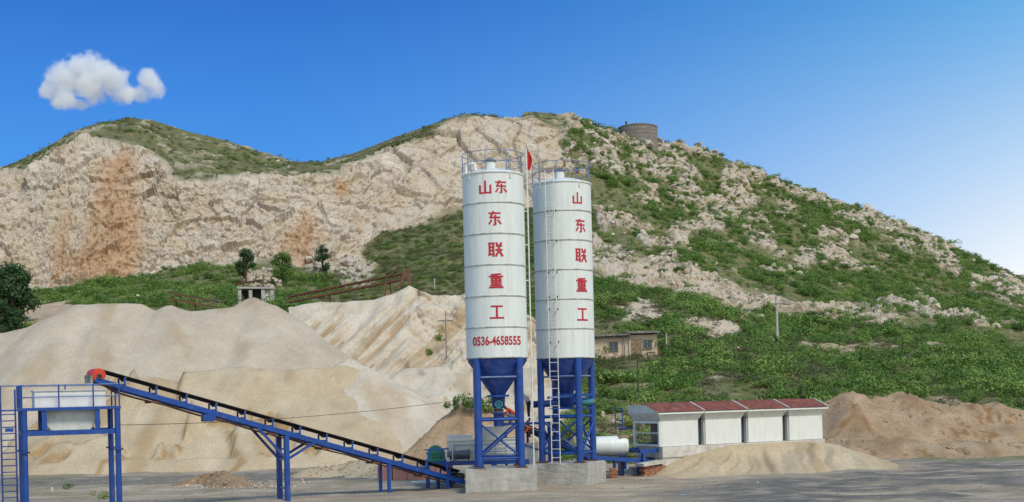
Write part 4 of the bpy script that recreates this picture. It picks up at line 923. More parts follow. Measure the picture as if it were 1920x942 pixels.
MB().box((-0.3, 0, cz(0) - 0.18), (0.1, 0.85, 0.34)).build('head_scraper', 'greywood', cv)
MB().lathe([(0.03, -0.4), (0.2, -0.4), (0.2, 0.4), (0.03, 0.4)], 18, (LEN - 0.15, 0, cz(LEN) - 0.02), 'y').build('tail_drum', 'dark', cv, 40)
x = 4.6; mtc = MB().box((x, -0.45, cz(x) - 0.55), (0.55, 0.3, 0.28)).build('tension_bracket', 'blue', cv); MB().tube((x - 0.3, -0.5, cz(x) - 0.62), (x + 0.2, -0.5, cz(x) - 0.62), 0.1, 10).build('pulley', 'dark', mtc)
def trestle(x, ht):
    b = None
    for y in (-0.42, 0.42):
        MB().box((x, y, ht / 2 - 0.05), (0.2, 0.2, ht)).build('trestle_leg', 'blue' if y < 0 else 'bluedark', cv)  # far leg and struts in darker blue, shade put into the colour
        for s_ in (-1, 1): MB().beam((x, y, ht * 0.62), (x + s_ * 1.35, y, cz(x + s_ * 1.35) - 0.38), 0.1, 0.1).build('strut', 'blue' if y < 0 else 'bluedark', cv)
    for z in (0.55, ht * 0.62, ht * 0.78): MB().beam((x, -0.42, z), (x, 0.42, z), 0.07, 0.07).build('tie_bar', 'paleblue', cv)
xt = LEN * 0.467; trestle(xt, cz(xt) - 0.36)
for x in (LEN - 4.2, LEN - 1.0):
    for y in (-0.42, 0.42): MB().box((x, y, (cz(x) - 0.36) / 2 - 0.05), (0.13, 0.13, cz(x) - 0.36 + 0.1)).build('tail_support', 'blue', cv)
MB().beam((LEN - 2.2, -W2 - .02, cz(LEN - 2.2) - 0.1), (LEN - 1.9, -W2 - .02, cz(LEN - 2.2) + 0.75), 0.07, 0.07).beam((LEN - 0.9, -W2 - .02, cz(LEN) - 0.1), (LEN - 1.2, -W2 - .02, cz(LEN - 2.2) + 0.75), 0.07, 0.07).beam((LEN - 2.2, -W2 - .02, cz(LEN - 2.2) + 0.75), (LEN - 0.9, -W2 - .02, cz(LEN - 2.2) + 0.75), 0.07, 0.07).build('tail_frame', 'blue', cv)

# ------------------------------------------------------------------ loading platform with storage hopper
pa = rz
fr_ = P(224, 764, 50.0); lx = 4.0                      # front right corner of the deck
ux, uy = Vector((math.cos(pa * .7), math.sin(pa * .7), 0)), Vector((-math.sin(pa * .7), math.cos(pa * .7), 0))
pf = thing('loading_platform', 'blue loading platform with white storage hopper and handrails', 'platform', Vector((fr_.x, fr_.y, 0)), pa * .7)
DZ = fr_.z; DW, DD = 3.7, 2.7
MB().box((-DW / 2, DD / 2, DZ), (DW + 0.1, DD + 0.1, 0.12)).build('deck', 'blue', pf)
for x, y in ((-0.08, 0.08), (-DW + 0.1, 0.08), (-0.08, DD - 0.1), (-DW + 0.1, DD - 0.1)):
    lg = MB().tube((x, y, -0.1), (x, y, DZ - 0.06), 0.115, 16).build('column', 'blue', pf, 50)
    MB().tube((x, y, DZ - 1.72), (x, y, DZ - 1.66), 0.2, 16).build('column_flange', 'bluedark', lg, 50)
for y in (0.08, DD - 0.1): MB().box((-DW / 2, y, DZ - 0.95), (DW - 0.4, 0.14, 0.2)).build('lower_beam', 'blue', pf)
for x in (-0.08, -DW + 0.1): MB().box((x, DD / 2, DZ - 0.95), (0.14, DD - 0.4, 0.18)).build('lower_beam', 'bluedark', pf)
for x in (-0.85, -DW + 0.85):
    for y in (0.08, DD - 0.1): MB().box((x, y, DZ - 0.45), (0.18, 0.16, 0.8)).build('hanger', 'blue', pf)
hp = MB().box((-DW / 2 + 0.02, DD / 2, DZ + 0.38), (2.7, 1.9, 0.66)).build('storage_hopper', 'white2', pf)
MB().box((-DW / 2 + 0.02, DD / 2, DZ + 0.735), (2.8, 2.0, 0.05)).build('hopper_rim', 'greywhite', hp)
a, b = (-DW / 2 - 0.98, -DW / 2 + 1.02), (-DW / 2 - 0.65, -DW / 2 + 0.7)
MB().ext([(a[0], 0.4, DZ - 0.06), (a[1], 0.4, DZ - 0.06), (a[1] - .02, 0.4, DZ - 0.55), (b[1], 0.4, DZ - 0.93), (b[0], 0.4, DZ - 0.93), (a[0] + .02, 0.4, DZ - 0.55)], (0, DD - 0.9, 0)).build('discharge_cone', 'greywhite', hp)
for x in (a[0] - 0.02, a[1] + 0.02): MB().tube((x, 0.35, DZ - 0.7), (x, 0.35, DZ - 0.5), 0.1, 8).build('gate_cylinder', 'dark', hp)
hrl = MB()
posts = [(0, 0), (-1.0, 0), (-2.3, 0), (-DW, 0), (-DW, DD / 2), (-DW, DD), (-DW / 2, DD), (0, DD), (0, DD / 2)]
for z in (DZ + 0.48, DZ + 0.95):
    for (x0, y0), (x1, y1) in zip(posts, posts[1:] + posts[:1]): hrl.tube((x0, y0, z), (x1, y1, z), 0.022, 6)
hrl = hrl.build('handrail', 'paleblue', pf)
for x, y in posts: MB().tube((x, y, DZ + 0.05), (x, y, DZ + 0.97), 0.03 if x > -3.6 else 0.055, 6).build('rail_post', 'blue', hrl)
lx0, lx1 = -DW - 0.75, -DW - 0.22
ldr = MB()
for x in (lx0, lx1): ldr.tube((x, -0.15, -0.05), (x, -0.05, DZ + (0.95 if x == lx0 else 0.8)), 0.035, 6)
ldr = ldr.build('ladder', 'bluedark', pf)
for k in range(17): MB().tube((lx0, -0.15 + 0.0058 * k, 0.2 + 0.25 * k), (lx1, -0.15 + 0.0058 * k, 0.2 + 0.25 * k), 0.022, 6).build('rung', 'bluedark', ldr)
MB().box((-DW - 0.45, 0.4, DZ - 0.02), (0.8, 0.9, 0.06)).build('ladder_landing', 'blue', pf)
gd = MB().tube((lx0, -0.05, DZ + 0.95), (-DW, 0, DZ + 0.95), 0.022, 6).tube((lx0, 0.8, DZ + 0.95), (-DW, 0.8, DZ + 0.95), 0.022, 6).tube((lx0, -0.05, DZ + 0.95), (lx0, 0.8, DZ + 0.95), 0.022, 6).tube((lx0, 0.8, DZ), (lx0, 0.8, DZ + 0.95), 0.022, 6)
gd.build('landing_rail', 'paleblue', ldr)
MB().box((-DW - 0.45, -0.02, DZ - 0.78), (0.3, 0.14, 0.14)).build('lamp_housing', 'blue', ldr)

# ------------------------------------------------------------------ aggregate batching bins
BA = math.radians(28); B0 = P(1240, 838, 66); BZ = B0.z
bat = thing('aggregate_batcher', 'row of four white aggregate bins with rust-red roofs', 'batching bins', Vector((B0.x, B0.y, 0)), BA)
MLEN, GAP, WD = 2.94, 0.5, 2.5; ZT1, ZT2 = BZ + 1.36, BZ + 1.78
for k in range(4):
    x0 = k * MLEN; x1 = x0 + MLEN - GAP
    b = MB(); th = 0.05
    b.box(((x0 + x1) / 2, th / 2, (BZ + ZT1) / 2), (x1 - x0, th, ZT1 - BZ))
    if k: b.box(((x0 + x1) / 2, WD - th / 2, (BZ + ZT1) / 2), (x1 - x0, th, ZT1 - BZ)); b.box((x0 + th / 2, WD / 2, (BZ + ZT1) / 2), (th, WD - 2 * th - .004, ZT1 - BZ))
    else: b.box(((x0 + x1) / 2 + 0.5, WD - th / 2, (BZ + ZT1) / 2), (x1 - x0 - 1.0, th, ZT1 - BZ))
    b.box((x1 - th / 2, WD / 2, (BZ + ZT1) / 2), (th, WD - 2 * th - .004, ZT1 - BZ))
    bn = b.build('bin', 'white2', bat)
    g = GAP / 2; e = 0.02; fo = 0.24         # flared collar
    lo = [(x0, 0), (x1, 0), (x1, WD), (x0, WD)]; l0 = x0 - (0.32 if k == 0 else g - e); r0 = x1 + g - e; hi = [(l0, -fo), (r0, -fo), (r0, WD + fo), (l0, WD + fo)]
    cl = MB(); cl.add([(x, y, ZT1) for x, y in lo] + [(x, y, ZT2) for x, y in hi], [(0, 1, 5, 4), (1, 2, 6, 5), (2, 3, 7, 6), (3, 0, 4, 7)])
    cl.build('flared_collar', 'greywhite', bn)
    # roof: monopitch rusty sheet with low front eave, closed gables
    zf, zb = ZT2 + 0.02, ZT2 + 0.50; yf, ym, yb = -fo, 0.95, WD + fo
    for xx in (l0 + 0.02, r0 - 0.05):
        MB().ext([(xx, yf, ZT2), (xx, yf, zf + .04), (xx, ym, zb - 0.05), (xx, yb, zb - 0.05), (xx, yb, ZT2)], (0.03, 0, 0)).build('gable', 'greywhite', bn)
    nrib = 17; rf = MB()
    prof = [(l0 + (r0 - l0) * i / (nrib * 2), 0.035 * (i % 2)) for i in range(nrib * 2 + 1)]
    vs = []
    for (yy, zz) in ((yf - 0.06, zf + 0.03), (ym, zb), (yb + 0.06, zb + 0.02)):
        vs += [(x, yy, zz + h) for x, h in prof]
    m_ = len(prof); rf.add(vs, [(r * m_ + i, r * m_ + i + 1, (r + 1) * m_ + i + 1, (r + 1) * m_ + i) for r in (0, 1) for i in range(m_ - 1)])
    rf = rf.build('roof', 'rustroof', bn)
    MB().box(((l0 + r0) / 2, yf - 0.03, zf - 0.03), (r0 - l0, 0.05, 0.08)).build('eave_trim', 'white2', bn)
    MB().beam((r0 - 0.01, yf - 0.07, zf + 0.08), (r0 - 0.01, ym, zb + 0.06), 0.07, 0.04).build('verge_trim', 'greywhite', bn)
    if k < 3:
        MB().box(((x1 + x0 + MLEN) / 2, 0.35, (BZ + ZT1) / 2 + .1), (GAP - 0.004, 0.04, ZT1 - BZ)).build('gap_shade', 'window_gap', bn)  # dark sheet standing for the shade in the open gap between bins
        MB().box((x1 + GAP - 0.03, 0.22, (BZ + ZT1) / 2), (0.055, 0.25, ZT1 - BZ)).build('gap_post', 'greywhite', bn)
fr = MB()                                  # open framed end
for y in (0.08, WD - 0.08): fr.box((-0.06, y, (BZ + ZT1) / 2), (0.1, 0.14, ZT1 - BZ))
for z in (BZ + 0.06, ZT1 - 0.06): fr.box((-0.06, WD / 2, z), (0.1, WD - .3, 0.12))
fr.build('end_frame', 'white2', bat)
MB().box((-0.04, WD / 2, BZ + 0.72), (0.05, WD - .3, 0.06)).box((0.5, WD - 0.1, BZ + 0.5), (1.0, 0.05, 0.06)).build('end_rail', 'greywhite', bat)
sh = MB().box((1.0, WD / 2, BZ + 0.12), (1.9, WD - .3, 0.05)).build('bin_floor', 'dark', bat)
un = MB(); un.box((-0.45, 0.3, BZ - 0.2), (1.5, 0.14, 0.2)); un.box((-0.45, WD - 0.3, BZ - 0.2), (1.5, 0.14, 0.2)); un.box((-1.05, WD / 2, BZ - 0.2), (0.14, WD - .8, 0.18))
un.build('under_frame', 'blue', bat)
for y in (0.3, WD - 0.3): MB().box((-0.95, y, BZ / 2 - 0.02), (0.18, 0.18, BZ - 0.56)).build('frame_leg', 'blue', bat)
lf = MB()
for y in (WD + 0.3, WD + 1.0): lf.tube((-0.6, y, BZ + 0.9), (-0.6, y, ZT2 + 0.3), 0.03, 6)
for z in (BZ + 0.9, BZ + 1.4, ZT2 + 0.3): lf.tube((-0.6, WD + 0.3, z), (-0.6, WD + 1.0, z), 0.03, 6)
lf.tube((-0.6, WD + 0.3, BZ + 0.95), (0.1, WD - 0.05, BZ + 0.95), 0.05, 6).build('side_ladder', 'blue', bat)
# plinth wall of whitewashed blocks under the bins
wl = thing('plinth_wall', 'whitewashed block wall carrying the aggregate bins', 'wall', Vector((B0.x, B0.y, 0)), BA)
r_ = random.Random(4); z = -0.1
courses = [0.50, 0.52, BZ + 0.1 - 1.02 - 0.012]
for ci, h in enumerate(courses):
    x = -0.02
    while x < 4 * MLEN - GAP:
        L_ = min(r_.uniform(2.2, 3.3), 4 * MLEN - GAP + .05 - x); y_off = r_.uniform(-0.05, 0.03) - 0.08 * (ci == 2)
        MB().box((x + L_ / 2, WD / 2 + y_off, z + h / 2), (L_ - 0.015, WD + 0.12, h - 0.012)).build('block', 'whitewash', wl); x += L_
    z += h

# ------------------------------------------------------------------ feed belt from the bins to the mixer
f0, f1, f2 = P(985, 795, 63.6), P(1105, 851, 64.2), P(1235, 860, 67.2)
fb = thing('feed_conveyor', 'dark feed belt on blue frame rising from the bins behind the right silo', 'conveyor', Vector((f1.x, f1.y, 0)))
def fl(p_): return p_ - Vector((f1.x, f1.y, 0))
for a, b in ((f0, f1), (f1, f2)):
    a, b = fl(a), fl(b); n_ = Vector((-(b - a).y, (b - a).x, 0)).normalized() * 0.4
    MB().beam(a, b, 0.72, 0.035).build('belt', 'belt', fb)
    for s_ in (-1, 1): MB().beam(a + n_ * s_ - Vector((0, 0, .2)), b + n_ * s_ - Vector((0, 0, .2)), 0.08, 0.2).build('side_beam', 'blue', fb)
    MB().beam(a - Vector((0, 0, .36)), b - Vector((0, 0, .36)), 0.66, 0.02).build('return_belt', 'belt', fb)
for k, t in enumerate((0.03, 0.5, 0.97, 1.35, 1.7)):
    a = fl(f0.lerp(f1, t) if t <= 1 else f1.lerp(f2, t - 1))
    for s_ in (-.4, .4): MB().box((a.x, a.y + s_, a.z / 2 - 0.2), (0.11, 0.11, a.z - 0.25)).build('support_leg', 'blue', fb)

# white tank lying behind the right silo
tk = P(1138, 837, 66.6); wt = thing('water_tank', 'white cylindrical tank lying behind the right silo legs', 'tank', (tk.x, tk.y, 0), math.radians(8))
MB().lathe([(0.02, -1.28), (0.30, -1.22), (0.47, -1.05), (0.54, -0.8), (0.55, 0.95), (0.52, 1.08), (0.4, 1.12), (0.02, 1.13)], 36, (0, 0, tk.z), 'x').build('shell', 'white', wt, 50)
for x in (-0.75, 0.75): MB().box((x, 0, (tk.z - 0.45) / 2), (0.16, 0.8, tk.z - 0.42)).build('saddle', 'bluedark', wt)
cl = MB(); r_ = random.Random(3); vs = []
for j in range(6):
    for i in range(6):
        a = -0.75 + 0.27 * i + r_.uniform(-.08, .08); rr = 0.575 + r_.uniform(0, .05); vs.append((0.62 + j * 0.11 + r_.uniform(-.05, .05), rr * math.sin(a), tk.z + rr * math.cos(a)))
cl.add(vs, [(j * 6 + i, j * 6 + i + 1, j * 6 + i + 7, j * 6 + i + 6) for j in range(5) for i in range(5)])
o = cl.build('sacking', 'oldwood', None, 60); o.location = (tk.x, tk.y, 0); o.rotation_euler = (0, 0, math.radians(8)); sm = o.modifiers.new('t', 'SOLIDIFY'); sm.thickness = 0.02
tag(o, 'crumpled brown sacking lying on the white tank', 'sacking')

# ------------------------------------------------------------------ small yard things
def rock_thing(px_, py_, size, label, on='hill', squash=0.75, m=None, group=None, i=[0]):
    p_ = hit(px_, py_) if on == 'hill' else G(px_, py_); i[0] += 1
    o = bpy.data.objects.new('boulder', rock_meshes[i[0] % 7]); C.objects.link(o); o.location = p_ + Vector((0, 0, size * 0.2)); o.scale = (size, size * 0.9, size * squash); o.rotation_euler = (0.2 * i[0], 0.1 * i[0], 1.3 * i[0])
    return tag(o, label, 'boulder', group)
rock_thing(652, 496, 1.7, 'largest white boulder at the foot of the middle cliff', squash=1.0)
rock_thing(672, 508, 1.0, 'white boulder just right of the largest cliff-foot boulder'); rock_thing(640, 518, 0.9, 'white boulder below the largest cliff-foot boulder')
rock_thing(578, 486, 0.9, 'pale boulder beside the small tree under the orange cliff stain'); rock_thing(147, 553, 0.55, 'pale stone in shrubs left of the gravel heap peak')
rock_thing(62, 566, 0.6, 'white stone right of the large tree at far left'); rock_thing(1425, 598, 1.0, 'white boulder in shrubs left of the tall pole', squash=0.5)
rock_thing(1205, 752, 0.5, 'round pale boulder behind the gable of the bins'); rock_thing(1131, 782, 0.42, 'white stone on grass just right of the right silo leg', squash=0.6)
rock_thing(1156, 799, 0.5, 'white boulder on grass left of the bin end frame', squash=0.6); rock_thing(1280, 605, 0.7, 'pale stone between the two bare rock patches')
rock_thing(1278, 622, 0.7, 'pale stone below the bare rock patches above the house'); rock_thing(1385, 658, 0.5, 'small pale stone in dense shrubs below the tall pole')
rock_thing(258, 558, 0.5, 'small pale stone in shrubs above the gravel heap peaks'); rock_thing(98, 922, 0.22, 'small pinkish stone on the ground behind the platform legs', on='g')
rock_thing(1420, 908, 0.12, 'small white stone on the asphalt below the furrowed sand', on='g', squash=0.5)
# rubble of stones behind the white tank
rr_ = random.Random(9)
for k in range(16):
    g_ = hit(1160 + rr_.uniform(-10, 60), 800 + rr_.uniform(-10, 22)); o = bpy.data.objects.new('rubble_stone', rock_meshes[k % 7]); C.objects.link(o); s_ = rr_.uniform(0.12, 0.3)
    o.location = g_ + Vector((0, 0, s_ * .3)); o.scale = (s_, s_, s_ * .8); o.rotation_euler = (k, k * .7, k * 1.9); tag(o, 'small pale rubble stone on the bank behind the white tank', 'stone', 'rubble stones behind the white tank')
def prop(name, label, cat, px_, py_, build, rz=0.0, z=0.0):
    g_ = G(px_, py_, z); t_ = thing(name, label, cat, g_, rz); build(t_); return t_
def bricks(t_):
    r = random.Random(2)
    for k in range(5):
        MB().box((r.uniform(-.04, .04), r.uniform(-.03, .03), 0.065 + k * 0.105), (0.36, 0.25, 0.098), Matrix.Rotation(r.uniform(-.2, .2), 3, 'Z')).build('brick', 'brick', t_)
prop('brick_stack', 'small stack of orange bricks against the right plinth', 'bricks', 1150, 897, bricks)
def slab(t_):
    MB().beam((-0.75, 0, 0.62), (0.75, 0.1, 0.74), 0.7, 0.16).build('slab', 'whitewash', t_)
    for k in range(4):
        for j in range(4): MB().box((-0.45 + 0.34 * k + 0.1 * (j % 2), 0.05, 0.07 + j * 0.135), (0.31, 0.4, 0.125)).build('brick', 'brick', t_)
prop('slab_on_bricks', 'tilted pale slab on orange bricks left of the furrowed sand', 'slab', 1222, 893, slab, BA)
def pad(t_): MB().box((0, 0, 0.15), (1.1, 0.9, 0.42)).box((0, 0, 0.365), (1.04, 0.84, 0.02)).build('pad', 'conc', t_)
prop('concrete_pad', 'small concrete pad under the blue bin frame leg', 'pad', 1203, 888, pad, BA)
def board(t_):
    MB().box((0, 0, 0.03), (0.55, 0.3, 0.02), Matrix.Rotation(0.06, 3, 'X')).box((0.05, 0.03, 0.055), (0.4, 0.2, 0.015), Matrix.Rotation(0.25, 3, 'Z')).build('board', 'cyan', t_)
prop('cyan_board', 'small cyan board lying on the ground at bottom right', 'board', 1280, 930, board, 0.2)
def pinkblocks(t_):
    r = random.Random(6)
    for k in range(5):
        MB().box((-1.55 + 0.78 * k, r.uniform(-.06, .06), 0.36 + r.uniform(-.05, .03)), (0.75, 0.7, 0.78 + r.uniform(-.1, .1)), Matrix.Rotation(r.uniform(-.06, .06), 3, 'Z')).build('block', 'pink', t_)
prop('pink_block_row', 'row of pinkish red blocks behind the conveyor tail', 'blocks', 775, 900, pinkblocks, math.radians(10))
ho = MB(); g0 = G(772, 906); pts_ = [(0, 0, .05), (.1, -.25, .06), (.4, -.42, .06), (.85, -.45, .06), (1.3, -.35, .07)]
ho.pipe(pts_, 0.05, 8); o = ho.build('white_hose', 'white', None, 60); o.location = g0; tag(o, 'white bent hose on the ground by the conveyor tail', 'hose')
cb = MB(); a, b = Vector((fr_.x, fr_.y, 0)) + uy * (DD - 0.1) + Vector((0, 0, DZ - 0.75)), P(884, 747, 58.6); prev = a
for k in range(1, 25):
    t = k / 24; q_ = a.lerp(b, t); q_.z -= 0.55 * 4 * t * (1 - t) * 0.5; cb.tube(prev, q_, 0.012, 5); prev = q_
o = cb.build('cable', 'dark', None); tag(o, 'thin cable strung from the loading platform to the left silo', 'cable')

# ------------------------------------------------------------------ far buildings and poles
hb = P(1122, 668, 124)
hz_ = P(1150, 668, 124).z; hb.z = hz_
hs_ = thing('mud_house', 'mud-plastered house with low grey roof on the slope right of the silos', 'house', hb, math.radians(3))
s_ = 124 / F
MB().box((-0.6 + 1.6, 1.6, -1.0 + 0.95), (4.2, 3.2, 3.9)).build('wall', 'mudwall', hs_)
MB().box((3.1 + 1.42, 1.55, -1.0 + 1.02), (2.84, 3.4, 4.1)).build('wall', 'mudwall', hs_)
rf = MB().beam((-1.3, 1.4, 2.02), (3.2, 1.4, 2.12), 3.9, 0.14).build('roof', 'slate', hs_)
rf2 = MB().beam((2.9, 1.4, 2.28), (6.2, 1.4, 2.30), 4.1, 0.16).beam((3.0, 2.0, 2.42), (6.1, 2.0, 2.46), 2.4, 0.12).build('roof', 'slate', hs_)
for k in range(14): MB().tube((-1.1 + k * 0.33, -0.62, 1.9), (-1.1 + k * 0.33, 0.2, 1.9), 0.05, 6).build('rafter_end', 'greywood', rf)
for x, z in ((1.55, 1.0), (4.95, 1.15)):
    wd = MB().box((x, -0.17 if x > 3 else -0.03, z), (0.85, 0.05, 0.85)).build('window', 'window_gap', hs_)
    f = MB(); yy = -0.21 if x > 3 else -0.07
    for dx_ in (-.43, 0, .43): f.box((x + dx_, yy, z), (0.06, 0.05, 0.9))
    f.build('window_frame', 'greywood', wd)
    MB().box((x, yy - .02, z - 0.48), (1.0, 0.12, 0.06)).build('sill', 'greywood', wd)
dr_ = MB().box((3.85, -0.17, 0.75), (0.85, 0.06, 1.75)).build('door', 'oldwood', hs_)
for x in (3.38, 4.32): MB().box((x, -0.19, 0.78), (0.1, 0.08, 1.85)).build('door_frame', 'greywood', dr_)
for k in range(3): MB().box((3.85, -0.21, 0.2 + 0.5 * k), (0.8, 0.03, 0.08)).build('door_rail', 'greywood', dr_)
MB().tube((2.6, -0.3, -1), (2.6, -0.3, 2.1), 0.06, 6).build('porch_post', 'greywood', hs_)
o = MB().box((0, 0, .3), (0.9, 0.4, 0.12)).box((-.35, 0, 0), (0.1, 0.35, .6)).box((.35, 0, 0), (0.1, .35, .6)).build('bench', 'oldwood', None); o.location = hb + Vector((5.2, -0.7, -0.05)); tag(o, 'dark wooden bench by the house wall', 'bench')
def pole(px_, top, bot, label, r=0.13, m='polec', arm=True, d=None):
    b_ = hit(px_, bot) if d is None else P(px_, bot, d); t_ = P(px_ , top, b_.y); h = t_.z - b_.z
    o_ = thing('utility_pole', label, 'pole', b_)
    MB().tube((0, 0, -0.4), (0, 0, h), r, 8, r * 0.7).build('shaft', m, o_, 60)
    if arm:
        MB().box((0, -0.1, h - 0.9), (1.3, 0.1, 0.12)).build('crossarm', 'greywood', o_)
        for x in (-.55, .55): MB().tube((x, -.1, h - .84), (x, -.1, h - .62), 0.06, 6).build('insulator', 'white', o_)
    return o_, h
o_, h = pole(1458, 555, 655, 'tall pale utility pole among shrubs on the right slope', 0.17)
MB().box((0, -0.2, 1.1), (0.5, 0.3, 0.4)).build('switch_box', 'dark', o_)
pole(1250, 626, 662, 'short pale pole just right of the house', 0.1, arm=False)
pole(1197, 672, 757, 'thin dark pole below the house', 0.06, 'dark', arm=False)
pole(837, 583, 665, 'thin dark pole with crossbar left of the left silo', 0.06, 'greywood', d=112)
pole(815, 522, 545, 'short pale post on the green slope left of the silos', 0.09, arm=False)
# stone reservoir on the hilltop
rv = P(1196, 262, 250); rv.z = P(1196, 278, 250).z
rs_ = thing('stone_reservoir', 'round grey stone reservoir on the hilltop skyline', 'reservoir', rv)
hR = P(1196, 241, 250).z - rv.z
MB().lathe([(4.05, -4), (3.95, hR * 0.55), (3.9, hR)], 40).build('wall', 'tankstone', rs_, 50)
MB().lathe([(4.0, hR - 0.05), (4.02, hR + 0.15), (3.2, hR + 0.42), (1.2, hR + 0.6), (0.05, hR + 0.62)], 40).build('domed_cap', 'slate', rs_, 40)
MB().box((-2.4, -1.2, hR + 0.65), (0.35, 0.35, 1.1)).build('vent', 'dark', rs_)
for r in range(5):
    vs = MB(); n_ = 36
    for k in range(n_):
        a = 2 * math.pi * (k + 0.5 * (r % 2)) / n_
        if math.sin(a) < 0.3: MB().box((3.92 * math.cos(a), 3.92 * math.sin(a), 0.35 + r * hR / 5.2), (0.12, 0.62, hR / 5.2 - 0.06), Matrix.Rotation(a, 3, 'Z')).build('stone', 'tankstone', rs_)
# old crusher building and rusty conveyors
cbp = P(480, 560, 152); cb_ = thing('crusher_shed', 'ruined concrete crusher shed with dark openings behind the gravel', 'shed', cbp, math.radians(8))
for x in (-1.9, -0.6, 0.9, 2.0): MB().box((x, 0, 0.0), (0.4, 1.6, 2.2 + 0.25 * math.sin(x * 3))).build('pillar', 'conc', cb_)
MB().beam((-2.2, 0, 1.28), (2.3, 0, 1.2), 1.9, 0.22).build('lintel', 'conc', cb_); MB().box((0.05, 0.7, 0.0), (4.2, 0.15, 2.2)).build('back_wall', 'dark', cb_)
MB().box((1.45, -0.4, 0.0), (0.7, 0.2, 2.1)).build('infill_wall', 'whitewash', cb_)
MB().beam((-2.4, -.6, 1.7), (0.6, -.6, 2.2), 1.2, 0.1).beam((-1.5, .4, 1.3), (-1.5, .4, 2.4), .15, .15).beam((0.9, .4, 1.3), (0.9, .4, 3.0), .15, .15).beam((-1.9, -.5, 0.9), (-1.0, -.9, -1.4), .3, .12).build('rusty_canopy', 'rust', cb_)
rr_ = random.Random(12)
for k in range(40):
    MB().box((-0.6 + rr_.uniform(0, 3.6), 1.0 + rr_.uniform(0, .8), 1.2 + rr_.uniform(0, 1.5)), (rr_.uniform(.3, .6), .5, rr_.uniform(.2, .4)), Matrix.Rotation(rr_.uniform(-.3, .3), 3, 'Y')).build('stone', 'stone', cb_)
def rusty(a, b, label, wdt, legs):
    a, b = Vector(a), Vector(b); o_ = thing('rusty_conveyor', label, 'conveyor', a)
    d = b - a; n_ = Vector((-d.y, d.x, 0)).normalized() * wdt
    for s_ in (-1, 1):
        MB().beam(n_ * s_, d + n_ * s_, 0.12, 0.14).build('chord', 'rust', o_); MB().beam(n_ * s_ + Vector((0, 0, .55)), d + n_ * s_ + Vector((0, 0, .55)), 0.1, 0.12).build('chord', 'rust', o_)
    K = int(d.length / 0.9)
    for k in range(K):
        p_, q_ = d * (k / K), d * ((k + 1) / K); MB().beam(p_ - n_, q_ - n_ + Vector((0, 0, .55)), 0.07, 0.07).build('lattice', 'rust', o_)
    MB().beam(Vector((0, 0, .62)), d + Vector((0, 0, .62)), wdt * 1.8, 0.05).build('belt', 'dark', o_)
    for t, h in legs:
        p_ = d * t
        for s_ in (-1, 1): MB().beam(p_ + n_ * s_, p_ + n_ * s_ * 2.2 - Vector((0, 0, h)), 0.12, 0.12).build('leg', 'rust', o_)
    return o_, d
o_, d_ = rusty(P(538, 568, 126), P(762, 523, 121), 'long rusty lattice conveyor above the eroded bank', 0.35, ((0.35, 2.2), (0.85, 1.5)))
MB().beam(d_ + Vector((.1, -.5, .9)), d_ + Vector((-.7, -.5, -.9)), .15, .25).beam(d_ + Vector((.1, -.5, .9)), d_ + Vector((.55, -.6, -2.6)), .14, .22).beam(d_ + Vector((-2.2, -.4, -2.2)), d_ + Vector((0, -.5, .2)), .1, .12).build('head_chute', 'rust', o_)
MB().tube(d_ + Vector((-1.4, 0, .5)), d_ + Vector((-1.4, 0, 2.6)), 0.04, 6).tube(d_ + Vector((-.9, 0, .5)), d_ + Vector((-.9, 0, 1.9)), 0.04, 6).build('guy_post', 'rust', o_)
rusty(P(318, 560, 118), P(408, 578, 117), 'short rusty conveyor showing over the gravel heap', 0.3, ((0.1, 1.5), (0.5, 1.5)))

# ------------------------------------------------------------------ trees
def tree(px_, py_, height, width, label, seed, n=2600, dark='leafdark', lumps=22, low=0.06):
    b_ = hit(px_, py_); r = np.random.default_rng(seed); rr = random.Random(seed)
    t_ = thing('tree', label, 'tree', b_ - Vector((0, 0, 0.2)))
    tr = MB(); tr.tube((0, 0, 0), (0.05, 0, height * 0.45), width * 0.05, 8, width * 0.035); tips = []
    for k in range(lumps):
        a = rr.uniform(0, 6.28); z = height * rr.uniform(low + .08, 0.9); rad = width * 0.5 * math.sin(min(1, (1.08 - z / height) * 1.5) * math.pi / 2) * rr.uniform(0.35, .85)
        p_ = Vector((rad * math.cos(a), rad * math.sin(a), z)); tips.append(p_); tr.tube((0.03, 0, min(height * 0.45, z * 0.7)), p_, width * 0.018, 5, width * 0.006)
    tr.tube((0.05, 0, height * .45), (0, 0, height * .88), width * 0.035, 6, width * .01); tips.append(Vector((0, 0, height * 0.9)))
    tr.build('trunk', 'bark', t_, 60)
    cs = np.array([t[:] for t in tips]); k = r.integers(0, len(cs), n); dv = r.normal(size=(n, 3)); dv /= np.linalg.norm(dv, axis=1, keepdims=True)
    c = cs[k] + dv * (width * 0.19 * r.uniform(0.35, 1.1, n))[:, None] * np.array([1, 1, .8])
    nn = dv + r.normal(size=(n, 3)) * .6 + np.array([0, 0, .3]); nn /= np.linalg.norm(nn, axis=1, keepdims=True)
    a = np.cross(nn, r.normal(size=(n, 3))); a /= np.linalg.norm(a, axis=1, keepdims=True); b = np.cross(nn, a); s = (width * 0.035 * r.uniform(.6, 1.4, n))[:, None]
    o = np_mesh('crown', np.stack([c - a * s, c + b * s * .6, c + a * s, c - b * s * .6], 1).reshape(-1, 3), np.arange(4 * n).reshape(-1, 4), dark, False); o.parent = t_
    return t_
tree(22, 612, 7.2, 6.0, 'large dark rounded tree at the far left edge', 1, 5000)
tree(-8, 640, 4.5, 5.0, 'low dark tree in front of the large tree at far left', 6, 3000)
tree(461, 530, 5.2, 3.4, 'dark tree left of the crusher shed', 2)
tree(530, 534, 5.0, 3.6, 'feathery tree right of the crusher shed', 3, dark='leaf')
tree(605, 512, 4.6, 2.8, 'upright small tree under the orange cliff stain', 4)
